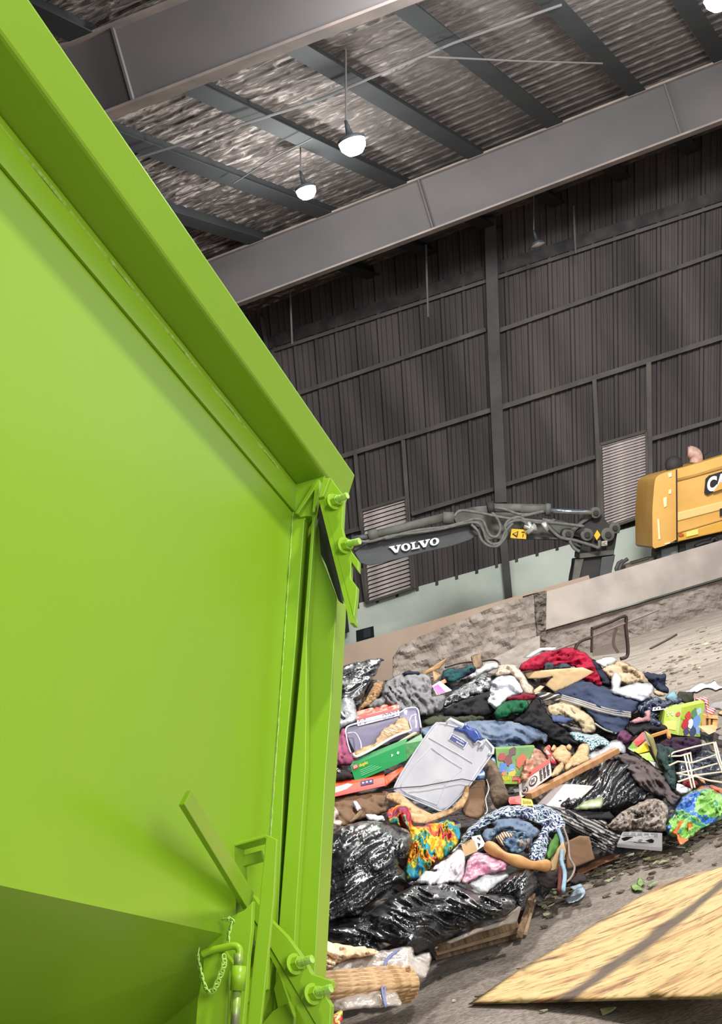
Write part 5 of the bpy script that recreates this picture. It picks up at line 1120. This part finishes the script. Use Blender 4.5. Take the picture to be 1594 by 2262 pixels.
STRIPE = cloth('stripe_grey', (196, 190, 186))
for k in range(3):
    ptube('side_stripe', 'B', [(455+k*-6, 505+k*13), (560, 535+k*14), (700, 580+k*15), (820, 612+k*14), (945, 628+k*15)], .008, STRIPE, 6.9, trk)
L('dark_striped_cloth', 'B', [(265, 490), (330, 480), (440, 500), (470, 520), (420, 540), (300, 530)], ramp_mat('dark_grey_stripes', [(0, (40, 36, 36)), (.7, (50, 46, 46)), (.75, (190, 180, 170))], 11, kind='wave', rot=(0, 1.5, 0), interp='CONSTANT'), 5.8, 'dark cloth with a pale stripe at the waist of the track trousers', 'cloth', th=.04, fold=.012)
ptube('grey_piping', 'B', [(690, 705), (760, 750), (840, 775)], .006, STRIPE, 6.4, trk)
L('beige_jacket', 'B', [(740, 310), (790, 270), (860, 255), (930, 280), (1000, 320), (1060, 380), (1085, 420), (1000, 430), (930, 440), (870, 420), (800, 390), (760, 350)], cloth('beige', (204, 184, 154), (170, 148, 120)), 2.8, 'beige jacket at the top right of the heap', 'jacket', th=.08, fold=.045, fs=9, ang=.6)
L('white_towel', 'B', [(698, 268), (740, 240), (800, 228), (840, 250), (800, 285), (740, 300)], cloth('pale_towel', (226, 232, 234)), 3.6, 'white towel beside the red blanket, above the beige jacket', 'towel', th=.04, fold=.02, fs=8)
L('navy_vest', 'B', [(650, 245), (700, 260), (760, 330), (800, 400), (810, 440), (760, 440), (730, 400), (690, 320)], cloth('dark_navy', (38, 42, 60)), 2.4, 'dark navy garment between the red blanket and the white bag', 'garment', th=.06, fold=.03, fs=8)
L('plastic_bag', 'B', [(800, 480), (808, 420), (815, 355), (850, 345), (880, 380), (875, 440), (920, 430), (1010, 412), (1090, 425), (1112, 470), (1070, 520), (1020, 545), (930, 530), (860, 510)], WHITEBAG, 5.2, 'bright white tied plastic bag at the top right of the heap', 'plastic bag', th=.1, fold=.03, fs=12)
L('denim_jacket', 'B', [(1000, 345), (1080, 340), (1130, 350), (1190, 350), (1192, 420), (1215, 475), (1190, 490), (1140, 470), (1085, 420), (1040, 370)], cloth('dark_denim', (48, 56, 76), (32, 36, 50)), 2.2, 'dark denim jacket at the upper right end of the heap', 'jacket', th=.08, fold=.04, fs=9)
L('sandy_cloth', 'B', [(1110, 470), (1190, 490), (1190, 515), (1120, 505)], cloth('sand', (206, 180, 150)), 3.0, 'small sandy cloth below the dark denim jacket', 'cloth', th=.02, fold=.01)
L('print_blouse', 'B', [(985, 600), (1000, 560), (1060, 530), (1130, 515), (1180, 540), (1280, 520), (1310, 555), (1210, 590), (1180, 620), (1120, 660), (1180, 700), (1120, 740), (1050, 700), (1080, 640), (1020, 640)], ramp_mat('navy_floral', [(0, (30, 36, 60)), (.52, (40, 50, 84)), (.6, (170, 184, 206)), (.7, (60, 70, 96))], 22, dist=2, interp='CONSTANT'), 4.6, 'navy and pale blue patterned blouse left of the green toy box', 'blouse', th=.06, fold=.04, fs=8)
L('teal_scrap', 'B', [(1190, 530), (1210, 490), (1260, 475), (1275, 520), (1260, 550)], cloth('pale_teal', (140, 176, 190)), 4.8, 'small pale teal cloth above the green toy box', 'cloth', th=.03, fold=.015)
L('olive_bag', 'B', [(1270, 500), (1320, 475), (1390, 490), (1390, 540), (1340, 560), (1280, 545)], cloth('dark_olive', (58, 58, 48)), 2.8, 'dark olive bag behind the green toy box', 'bag', th=.06, fold=.02)
L('pink_socks', 'B', [(935, 690), (1000, 665), (1050, 655), (1040, 620), (1080, 615), (1085, 680), (1050, 690), (960, 705)], cloth('dusty_pink', (206, 150, 156)), 6.0, 'dusty pink cloth strip below the track trousers end', 'cloth', th=.03, fold=.015)
o, q = box('price_label', 'B', [(1105, 590), (1205, 575), (1208, 600), (1100, 615)], 6.6, .01, WHITE, 'small white label with black marks left of the green toy box', 'label')
for k in range(4): patch('black_mark', q, rect(.1+k*.22, .25, .2+k*.22, .75), INK, o)
L('black_garment', 'B', [(920, 740), (960, 700), (1060, 690), (1180, 700), (1200, 760), (1100, 790), (1020, 770), (960, 800)], cloth('black', (40, 38, 40)), 4.8, 'black garment between plum garment and green toy box', 'garment', th=.06, fold=.03, fs=10)
# green 2-5 box
g1 = quad('B', [(1188, 612), (1312, 588), (1288, 790), (1170, 762)], 5.4); 
g2 = Quad(g1.c[1], P(*cv('B', [(1472, 552)])[0], (g1.c[1]-CAM).dot(FW)+.12), P(*cv('B', [(1440, 800)])[0], (g1.c[2]-CAM).dot(FW)+.12), g1.c[2])
LIME = M('box_lime', (176, 196, 60), (160, 180, 70), rough=.45, scale=5)
gbx = MB().hexa(g1.c+[c+FW*.15 for c in g1.c]).build('toy_box', LIME, label='lime green toy box with upside-down numbers at the right of the heap', cat='toy box', bevel=.003)
MB().hexa(g2.c+[c+FW*.12 for c in g2.c]).build('picture_side', LIME, gbx, bevel=.003)
g3 = Quad(P(*cv('B', [(1225, 590)])[0], (g1.c[0]-CAM).dot(FW)+.16), P(*cv('B', [(1420, 543)])[0], (g2.c[1]-CAM).dot(FW)+.1), g2.c[1], g1.c[0])
MB().hexa(g3.c+[c-UI*.01 for c in g3.c]).build('top_flap', M('box_lime_light', (206, 216, 90), rough=.5), gbx)
text('printed_text', '2-5', g1, .15, .12, .55, .28, M('pale_ink', (240, 240, 210)), gbx, flip=True, bold=.02)
patch('printed_badge', g1, disc(.8, .25, .09, .14), M('red_badge', (200, 90, 60)), gbx); patch('yellow_panel', g1, rect(.08, .5, .75, .85), M('pr_yellow', (226, 206, 110)), gbx)
for u, v, r, c in [(.3, .35, .12, (200, 60, 60)), (.55, .3, .14, (90, 130, 90)), (.75, .25, .1, (170, 200, 220)), (.2, .6, .14, (190, 40, 60)), (.45, .6, .12, (230, 230, 235)), (.7, .55, .16, (110, 150, 210)), (.3, .85, .12, (80, 60, 110)), (.6, .85, .14, (60, 70, 110)), (.85, .8, .12, (140, 170, 210)), (.05, .4, .05, (140, 190, 60))]:
    patch('printed_shape', g2, blot(u, v, r*1.2, r*1.1, u), M('pr_%d_%d_%d' % c, c, rough=.4), gbx, .004)
beam2('orange_stick', 'B', (1090, 795), (1215, 755), .02, 6.2, M('orange_wood', (226, 150, 80)), label='thin orange wooden slat left of the lime toy box', cat='slat')
beam2('orange_stick', 'B', (1210, 755), (1218, 805), .02, 6.2, M('orange_wood', (226, 150, 80)), label='short upright orange slat against the lime toy box', cat='slat')
# tan crate
cr_o = empty('plastic_crate', P(*cv('B', [(1500, 780)])[0], DP(1565, 1600)), 'small tan orange slotted crate at the right end of the heap', 'crate')
TAN = M('tan_plastic', (214, 160, 96), (190, 136, 76), rough=.5, scale=4)
for pts in ([(1455, 640), (1565, 650), (1565, 672), (1452, 665)], [(1450, 740), (1562, 730), (1550, 760), (1500, 785), (1448, 765)], [(1450, 650), (1480, 650), (1478, 770), (1448, 762)], [(1500, 650), (1515, 652), (1512, 750), (1496, 750)], [(1530, 652), (1568, 655), (1562, 740), (1528, 745)]):
    q = quad('B', pts, 3.5); MB().hexa(q.c+[c+FW*.06 for c in q.c]).build('slotted_side', TAN, cr_o, bevel=.003)
L('candy_cloth', 'B', [(1400, 535), (1450, 512), (1490, 530), (1510, 590), (1545, 600), (1530, 640), (1480, 640), (1470, 560), (1430, 555)], ramp_mat('red_white_stripe', [(0, (206, 70, 80)), (.5, (236, 214, 206))], 18, kind='wave', interp='CONSTANT', dist=1, rot=(0, .8, 0)), 2.6, 'red and white striped cloth behind the lime toy box', 'cloth', th=.04, fold=.02, fs=6)
L('plum_coat', 'B', [(1150, 850), (1200, 810), (1300, 800), (1400, 800), (1440, 830), (1445, 900), (1400, 930), (1300, 940), (1240, 900), (1170, 870)], cloth('dark_plum', (60, 34, 56), (36, 28, 44)), 5.0, 'dark plum coat under the lime toy box', 'coat', th=.08, fold=.035, fs=11)
L('dark_green_coat', 'B', [(1120, 860), (1160, 850), (1240, 870), (1285, 900), (1250, 930), (1260, 1010), (1270, 1100), (1260, 1180), (1200, 1140), (1170, 1040), (1130, 960)], cloth('bottle_green', (54, 74, 72), (40, 54, 56)), 5.4, 'bottle green coat left of the white wire rack', 'coat', th=.08, fold=.04, fs=11, ang=1.3)
# central yellow toy box
y1 = quad('B', [(918, 880), (1042, 755), (1158, 1040), (1020, 960)], 7.0, tilt=(.03, .08))
yb = MB().hexa(y1.c+[c+pxshift(y1, 14, 6, .1) for c in y1.c]).build('toy_box', M('box_dark_print', (86, 70, 60), rough=.4), label='tilted dark toy box with yellow and red print beside the taupe cloth', cat='toy box', bevel=.003)
for pl, c in (([(0, .1), (.35, 0), (.4, .35), (.05, .4)], (120, 160, 60)), ([(.3, 0), (.9, 0), (.9, .2), (.35, .25)], (200, 40, 40)), ([(.1, .35), (.9, .25), (.85, .5), (.2, .55)], (240, 200, 50)), ([(.2, .6), (.8, .55), (.85, .8), (.4, .85)], (190, 220, 120)), ([(.5, .85), (.9, .82), (.95, .98), (.7, 1)], (225, 230, 225))):
    patch('printed_panel', y1, pl, M('pr_%d_%d_%d' % c, c, rough=.4), yb, .004)
sheet('yellow_side', 'B', [(1045, 755), (1105, 800), (1130, 880), (1200, 1072), (1150, 1040), (1090, 880)], M('dull_yellow', (176, 166, 100), (96, 90, 70), scale=5), 7.0, None, None, parent=yb)
# blue green orange bag at right
BG = ramp_mat('blue_green_orange', [(0.3, (44, 96, 176)), (.42, (60, 120, 196)), (.47, (140, 196, 90)), (.53, (60, 140, 110)), (.58, (232, 120, 60)), (.63, (60, 110, 190)), (.7, (190, 215, 235))], 2.6, dist=.8, detail=3, bump=.8, rough=.28, coat=.5, interp='CONSTANT')
L('printed_plastic_bag', 'D', [(1228, 350), (1250, 330), (1300, 250), (1340, 180), (1400, 130), (1480, 95), (1540, 110), (1620, 160), (1680, 200), (1680, 260), (1594, 300), (1480, 360), (1420, 400), (1380, 440), (1330, 460), (1320, 420), (1270, 400)], BG, 6.2, 'shiny blue green and orange plastic bag at the right foot of the heap', 'plastic bag', th=.1, fold=.04, fs=9, ang=-.7, step=3.2)
L('white_carton', 'D', [(1308, 130), (1320, 90), (1370, 100), (1410, 120), (1370, 150)], cloth('white', (236, 236, 240)), 6.0, 'small white crumpled piece below the wire rack', 'scrap', th=.03, fold=.015)
L('orange_plastic_strip', 'D', [(1280, 382), (1305, 335), (1350, 306), (1402, 318), (1412, 365), (1392, 392), (1375, 352), (1350, 345), (1330, 378), (1345, 418), (1388, 430), (1345, 464), (1318, 432), (1312, 400)], M('orange_film', (236, 110, 50), rough=.35), 8.0, th=.02, fold=.01, fs=6, label='crumpled orange plastic strip hanging off the blue printed bag', cat='plastic strip')
L('black_film', 'B', [(1270, 1080), (1300, 960), (1400, 930), (1500, 900), (1620, 940), (1640, 1040), (1560, 1080), (1420, 1100), (1300, 1120)], M('blue_black_film', (40, 44, 60), (90, 96, 110), rough=.3, scale=7, dist=1.5, bump=.7, coat=.3), 4.4, 'dark blue-black plastic film behind the white wire rack', 'plastic film', th=.06, fold=.05, fs=7)
rk = empty('wire_rack', P(*cv('B', [(1450, 1150)])[0], DP(1550, 1740)-.4), 'white coated wire shelf rack standing at the right side of the heap', 'wire rack')
WR = M('rack_white', (226, 214, 190), rough=.4)
for pts in ([(1215, 940), (1250, 910), (1400, 870), (1535, 840)], [(1215, 1005), (1280, 975), (1380, 985), (1545, 930)], [(1535, 840), (1560, 950), (1600, 1060)], [(1548, 838), (1580, 960), (1610, 1050)], [(1325, 925), (1350, 1040), (1380, 1165)], [(1345, 920), (1370, 1030), (1400, 1160)], [(1320, 928), (1370, 912), (1378, 980)], [(1270, 1060), (1380, 1040), (1560, 990)], [(1270, 1060), (1380, 1078), (1590, 1050)], [(1280, 1120), (1400, 1080), (1500, 1110), (1600, 1125)], [(1215, 940), (1300, 935), (1370, 915)]):
    ptube('wire', 'B', pts, .0055, WR, 8.5, rk, smooth=False)
sheet('tan_plank', 'B', [(1395, 1065), (1410, 1060), (1470, 1110), (1480, 1135), (1450, 1125)], WOOD, 7.4, 'short tan wood piece inside the wire rack', 'wood piece')
L('red_scrap', 'B', [(1310, 1120), (1360, 1105), (1410, 1110), (1420, 1150), (1340, 1160)], cloth('brick_red', (150, 50, 54)), 6.2, 'small brick red cloth under the wire rack', 'cloth', th=.03, fold=.015)
L('brown_packet', 'B', [(1490, 1150), (1530, 1145), (1594, 1165), (1640, 1200), (1600, 1220), (1530, 1180)], cloth('rust', (200, 130, 100)), 6.6, 'rust coloured packet on top of the blue printed bag', 'packet', th=.03, fold=.015)
# scarf and jeans bunch in front centre
CHK = ramp_mat('blue_purple_gingham', [(0, (66, 58, 104)), (.35, (66, 58, 104)), (.5, (150, 190, 206)), (.75, (206, 226, 230))], 34, kind='check', bump=.25, interp='CONSTANT')
L('checked_scarf', 'D', [(-60, 500), (-10, 440), (20, 380), (100, 310), (170, 265), (260, 225), (380, 215), (480, 215), (560, 240), (620, 290), (640, 350), (600, 380), (540, 390), (530, 450), (520, 520), (490, 580), (430, 560), (405, 530), (430, 460), (470, 400), (480, 340), (380, 305), (260, 300), (180, 330), (110, 370), (40, 430), (-20, 480)], CHK, 8.4, 'blue purple and white gingham scarf arching over the front of the heap', 'scarf', th=.06, fold=.03, fs=9, st=3, ang=-.2, step=3)
L('striped_scarf', 'D', [(480, 215), (560, 225), (650, 250), (740, 280), (820, 300), (880, 300), (900, 360), (960, 400), (1000, 400), (940, 440), (930, 500), (860, 500), (800, 470), (760, 420), (700, 380), (640, 350), (600, 300), (540, 270)], ramp_mat('black_grey_stripes', [(0, (44, 40, 46)), (.55, (44, 40, 46)), (.6, (150, 144, 140))], 22, kind='wave', rot=(0, .9, 0), dist=1.2, interp='CONSTANT'), 8.0, 'black and grey finely striped scarf trailing right of the gingham scarf', 'scarf', th=.05, fold=.035, fs=10, st=3, ang=.6, step=3)
L('denim_bundle', 'D', [(120, 410), (140, 370), (200, 350), (190, 320), (280, 300), (380, 315), (450, 350), (478, 385), (440, 420), (430, 460), (400, 430), (300, 380), (220, 390), (180, 440), (140, 445)], cloth('mid_denim', (126, 142, 164), (92, 108, 132)), 9.4, 'bunched light denim cloth inside the gingham scarf', 'cloth', th=.06, fold=.03, fs=8)
L('print_shorts', 'D', [(200, 400), (280, 370), (350, 360), (420, 370), (428, 420), (400, 470), (350, 520), (290, 500), (240, 450)], ramp_mat('denim_floral', [(0, (70, 96, 122)), (.5, (110, 140, 160)), (.58, (196, 160, 130)), (.66, (60, 80, 104))], 14, dist=1.5, interp='CONSTANT'), 9.8, 'blue patterned garment inside the gingham scarf', 'garment', th=.05, fold=.03, fs=8)
L('striped_knit', 'D', [(205, 420), (250, 385), (320, 380), (330, 400), (270, 430), (262, 470), (235, 460)], ramp_mat('cream_brown_stripes', [(0, (226, 196, 166)), (.5, (110, 74, 60))], 26, kind='wave', rot=(0, 0.3, 0), interp='CONSTANT'), 10.4, 'cream and brown striped knit just above the curved peeled stick', 'knitwear', th=.03, fold=.015)
ptube('wooden_stick', 'D', [(160, 468), (230, 515), (320, 556), (420, 585), (515, 590)], [.028+.006*math.sin(i*.7) for i in range(21)], M('peeled_wood', (206, 156, 98), (180, 128, 76), rough=.6, scale=9), 11.2, label='curved peeled tan stick in front of the gingham scarf', cat='stick', n=12)
L('black_floor_cloth', 'D', [(600, 260), (700, 240), (800, 250), (900, 260), (930, 300), (860, 320), (760, 310), (660, 300)], cloth('black', (40, 38, 40)), 7.4, 'black cloth strip above the striped scarf', 'cloth', th=.04, fold=.02)
L('lace_cloth', 'D', [(880, 360), (920, 310), (980, 260), (1050, 220), (1110, 190), (1180, 180), (1240, 200), (1270, 250), (1250, 330), (1240, 380), (1150, 375), (1050, 370), (960, 375)], ramp_mat('taupe_lace', [(0, (70, 60, 56)), (.45, (110, 98, 90)), (.55, (180, 166, 154)), (.7, (120, 106, 98))], 16, dist=2, interp='LINEAR', bump=.5), 7.8, 'taupe and cream lacy cloth above the portrait book', 'cloth', th=.08, fold=.045, fs=8, ang=-.5)
L('leaf_print_bag', 'D', [(690, 240), (740, 200), (800, 180), (860, 165), (865, 200), (850, 240), (760, 245)], M('leaf_green_pack', (120, 140, 90), (180, 186, 150), rough=.4, scale=9), 8.6, 'pale green packet right of the white paper', 'packet', th=.03, fold=.012)
o, q = box('red_yellow_box', 'D', [(292, 180), (362, 170), (372, 215), (290, 210)], 8.6, .05, M('red_toy', (206, 44, 44), rough=.4), 'small red box right of the branch foot', 'box')
o, q = box('yellow_box', 'D', [(362, 180), (430, 190), (440, 222), (365, 222)], 8.7, .03, M('yellow_card', (240, 206, 60), rough=.5), 'small yellow printed box next to the small red box', 'box')
marks('printed_text', q, .15, .25, .85, .75, 6, M('olive_ink', (120, 110, 40)), o)
# book with portrait
bq = quad('D', [(950, 455), (985, 380), (1228, 388), (1228, 480)], 9.2, tilt=(0, .10))
bk = MB().hexa(bq.c+[c-UI*.022+FW*.01 for c in bq.c]).build('book', M('book_white', (230, 226, 228), rough=.5), label='white book with a black and white portrait on its cover, at the front right', cat='book', bevel=.002)
patch('cover_portrait', bq, [(.2, .3), (.28, .12), (.45, .05), (.6, .15), (.64, .4), (.58, .75), (.45, .82), (.28, .8), (.2, .55)], INK, bk); patch('portrait_face', bq, [(.24, .45), (.3, .25), (.42, .35), (.5, .25), (.54, .5), (.5, .7), (.38, .62), (.28, .72)], WHITE, bk, .006)
for u, v in ((.32, .5), (.43, .52)): patch('portrait_eye', bq, disc(u, v, .05, .02, 8), INK, bk, .008)
patch('grey_panel', bq, rect(.68, .05, .96, .9), M('book_grey', (186, 182, 186)), bk); 
for k in range(4): patch('printed_line', bq, rect(.72, .2+k*.16, .92, .24+k*.16), WHITE, bk, .006)
MB().hexa([bq.at(0, 1, .001), bq.at(1, 1, .001), bq.at(1, 1, .001)-UI*.018, bq.at(0, 1, .001)-UI*.018, bq.at(0, 1), bq.at(1, 1), bq.at(1, 1)-UI*.018, bq.at(0, 1)-UI*.018]).build('page_block', M('pages', (206, 190, 176), (170, 150, 138), scale=60, stretch=(1, 1, 20)), bk)
# cartons front centre
sheet('open_carton', 'D', [(520, 600), (560, 520), (620, 440), (640, 500), (610, 600), (540, 632)], CARD, 9.2, 'open cardboard carton flap under the gingham scarf', 'cardboard', bend=.01)
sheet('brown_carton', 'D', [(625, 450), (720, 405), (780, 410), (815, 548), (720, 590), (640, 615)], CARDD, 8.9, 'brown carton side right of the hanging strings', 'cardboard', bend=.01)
L('green_cloth', 'D', [(522, 545), (530, 480), (560, 420), (590, 385), (600, 430), (590, 490), (560, 530)], cloth('moss', (84, 132, 60)), 9.5, 'moss green cloth under the gingham scarf', 'cloth', th=.03, fold=.015)
sheet('floor_carton', 'D', [(690, 620), (760, 585), (860, 530), (980, 515), (940, 550), (840, 590), (720, 650)], M('orange_card_board', (190, 130, 90), (160, 104, 70), rough=.9), 8.3, 'flat orange-brown cardboard on the floor below the striped scarf', 'cardboard', dfun=None) if False else lump('floor_carton', 'D', [(690, 620), (760, 585), (860, 530), (980, 515), (940, 550), (840, 590), (720, 650)], M('orange_card_board', (190, 130, 90), (160, 104, 70), rough=.9), th=.004, fold=.003, soft=False, dfun=gz(.03), bth=.0, label='flat orange-brown cardboard on the floor below the striped scarf', cat='cardboard')
for k, (pts, c, lb_) in enumerate([([(590, 370), (615, 450), (610, 560), (630, 640), (620, 740)], (150, 176, 196), 'pale blue fabric tie hanging down beside the open carton'), ([(620, 350), (650, 440), (660, 540), (690, 600), (670, 660), (640, 690)], (160, 140, 130), 'beige fabric tie hanging right of the pale blue tie'), ([(600, 600), (600, 680), (595, 745)], (104, 52, 44), 'dark red strap hanging to the floor beside the open carton')]):
    ptube('fabric_tie', 'D', pts, .012 if k != 1 else .006, cloth('tie%d' % k, c), 10.2, label=lb_, cat='fabric tie')
L('dark_bag', 'D', [(440, 640), (480, 610), (560, 620), (620, 640), (740, 640), (760, 690), (640, 720), (520, 730), (470, 700)], cloth('dark_brown', (52, 42, 42)), 8.4, 'dark brown crumpled cloth in the shadow under the carton', 'cloth', th=.05, fold=.03)
gl = lambda k_: (lambda x, y: (ZP(x, y, .02)-CAM).dot(FW))
def FL(name, crop, pts, mat, label, cat, th=.03, **k): return lump(name, crop, pts, mat, th=th, fold=k.pop('fold', .012), fs=6, dfun=gz(.015), bth=0, label=label, cat=cat, step=3, **k)
FL('plastic_scrap', 'D', [(632, 800), (660, 770), (700, 720), (745, 715), (750, 770), (720, 795), (660, 822)], M('pale_blue_film', (196, 214, 226), (170, 190, 206), rough=.3, scale=10, coat=.3), 'pale blue plastic cup shaped scrap on the floor in front of the heap', 'scrap')
FL('plastic_scrap', 'D', [(640, 690), (670, 668), (740, 715), (730, 740), (680, 740), (640, 710)], M('pale_blue_film', (196, 214, 226)), 'pale blue plastic piece on the floor behind the cup shaped scrap', 'scrap', th=.02)
FL('plastic_scrap', 'D', [(545, 660), (580, 650), (615, 665), (600, 690), (560, 690)], M('pale_blue_film', (196, 214, 226)), 'small pale blue plastic bit at the foot of the hanging ties', 'scrap', th=.02)
FL('plastic_bag', 'B', [(1335, 475), (1380, 445), (1450, 410), (1500, 420), (1540, 390), (1570, 430), (1640, 440), (1594, 455), (1540, 470), (1500, 450), (1430, 470), (1380, 480)], WHITEBAG, 'crumpled white bag lying on the bare floor at far right', 'plastic bag', th=.06, fold=.03)
FL('plastic_bag', 'B', [(1500, 590), (1540, 550), (1600, 545), (1660, 580), (1650, 620), (1560, 600)], CLEARBAG, 'clear plastic bag on the floor behind the tan crate', 'plastic bag', th=.05)
FL('paper_scrap', 'B', [(1570, 625), (1610, 610), (1650, 640), (1610, 650)], CARD, 'tan paper scrap on the floor right of the tan crate', 'scrap', th=.02)
# chair frame with mesh behind the heap
cf = empty('broken_metal_chair', ZP(1330, 1480, .4), 'bent metal chair frame with mesh panel standing behind the top of the heap', 'metal frame')
FRM = M('frame_metal', (84, 70, 66), (64, 54, 52), rough=.6, metal=.4)
cdp = DP(1330, 1455)-.05
fd = lambda x, y: cdp+.0012*(x-1330)
ptube('frame_tube', 'H', [(560, 1800), (562, 1700), (562, 1612)], .010, FRM, 0, cf, dfun=fd); ptube('frame_tube', 'H', [(560, 1612), (700, 1560), (825, 1512), (832, 1600), (848, 1760), (840, 1830), (790, 1850)], .014, FRM, 0, cf, dfun=fd)
ptube('long_rod', 'H', [(250, 1790), (430, 1725), (560, 1675), (780, 1585), (950, 1520), (1092, 1462)], .008, M('rod_grey', (134, 116, 110), rough=.6), 0, cf, dfun=fd)
ptube('chair_arm', 'H', [(560, 1680), (490, 1700), (450, 1730), (430, 1775)], .014, FRM, 0, cf, dfun=fd)
mesh_pts = cv('H', [(566, 1620), (826, 1530), (842, 1800), (566, 1830)])
MB().prism([P(x, y, fd(x, y)+.01) for x, y in mesh_pts], FW*.003).build('mesh_panel', M('mesh_fabric', (120, 100, 92), rough=.8, alpha=.35), cf)
ptube('chair_arm', 'H', [(760, 1610), (740, 1660), (735, 1740), (770, 1800)], .012, M('faint_brown_tube', (110, 92, 86), alpha=.6), 0, cf, dfun=lambda x, y: fd(x, y)+.05)  # half-transparent brown tube behind the mesh panel
ptube('bent_rod', 'A', [(1000, 335), (1120, 300), (1280, 285), (1380, 275), (1425, 300), (1420, 345)], .008, FRM, 1.2, label='bent dark metal rod arching behind the summit', cat='rod')
L('grey_post', 'A', [(1205, 250), (1285, 230), (1292, 330), (1240, 340), (1215, 300)], WOODW, 1.2, 'stub of weathered post standing behind the summit', 'post', th=.03, fold=.01)
sheet('pale_board', 'B', [(178, 235), (300, 165), (420, 160), (400, 185), (320, 185), (230, 235)], M('frame_white', (206, 214, 218), rough=.5), 1.4, 'pale flat frame edge poking out behind the red blanket', 'frame')
ptube('floor_stick', 'B', [(1085, 168), (1180, 120), (1270, 70)], .02, M('stick_dark', (74, 62, 56)), 0, smooth=False, label='straight dark stick lying on the floor behind the heap', cat='stick', dfun=gz(.02))
# leaves & chips
LEAF = M('fresh_leaf', (130, 160, 70), (90, 120, 50), rough=.6, scale=9)
for pts, lb_ in [([(1035, 715), (1060, 705), (1095, 715), (1115, 730), (1060, 742)], 'lowest'), ([(1068, 700), (1090, 655), (1115, 690), (1100, 715)], 'topmost'), ([(1130, 715), (1165, 690), (1197, 682), (1160, 715)], 'rightmost')]:
    FL('green_leaf', 'D', pts, LEAF, 'green leaf on the floor above the plywood, %s of three' % lb_, 'leaf', th=.008, fold=.004)
m = MB(); mg = MB()
def chip(mm, c, r):
    a = random.uniform(0, 6.28); pts = []
    for k in range(5):
        t = a+k*1.256; rr = r*random.uniform(.4, 1)
        pts.append(c+Vector((rr*math.cos(t)*1.6, rr*math.sin(t), random.uniform(0, r*.5))))
    mm.prism(pts, Vector((0, 0, -.006)))
for i in range(520):
    u = random.random()
    if u < .5: x = random.uniform(1200, 1600); y = lerp_tab(BASE, x)+abs(random.gauss(0, 28))-6
    elif u < .8: x = random.uniform(1380, 1640); y = 1500-.62*(x-1450)+random.gauss(0, 26)
    else: x = random.uniform(900, 1640); y = random.uniform(1420, 2250)
    if y < YH(x)+140: continue
    c = ZP(x, y, .008)
    chip(m if random.random() < .75 else mg, c, random.uniform(.008, .03)*(1 if y > 1650 else 1.7))
m.build('litter_chips', M('litter', (120, 104, 84), (70, 60, 50), rough=.9, scale=5), label='scattered small chips and crumbs of litter over the concrete floor', cat='litter', kind='stuff')
mg.build('leaf_litter', M('leaf_litter', (128, 132, 84), (190, 186, 160), rough=.8, scale=4), label='scattered bits of leaf and pale paper over the concrete floor', cat='litter', kind='stuff')

GR = {'trash_bag': 'black trash bags in the rubbish heap', 'plastic_bag': 'loose plastic bags in and around the heap', 'toy_box': 'printed toy boxes in the heap', 'roof_purlin': 'dark purlins under the ceiling', 'roof_girder': 'deep grey girders under the roof', 'high_bay_lamp': 'round ceiling lamps', 'wall_louvre': 'slatted louvres in the far wall', 'green_leaf': 'green leaves above the plywood', 'plastic_scrap': 'pale blue plastic scraps on the floor', 'fabric_tie': 'ties hanging beside the open carton', 'cardboard_sheet': 'tan cardboard pieces at the summit', 'drop_rod': 'thin drop rods by the far wall', 'brace_rod': 'thin brace rods under the ceiling', 'bent_bar': 'bent bars on the push wall', 'plaster_scrap': 'small white scraps above the big black bag', 'orange_stick': 'orange slats by the lime toy box'}
for o in bpy.data.objects:
    b_ = o.name.split('.')[0]
    if o.parent is None and b_ in GR: o['group'] = GR[b_]
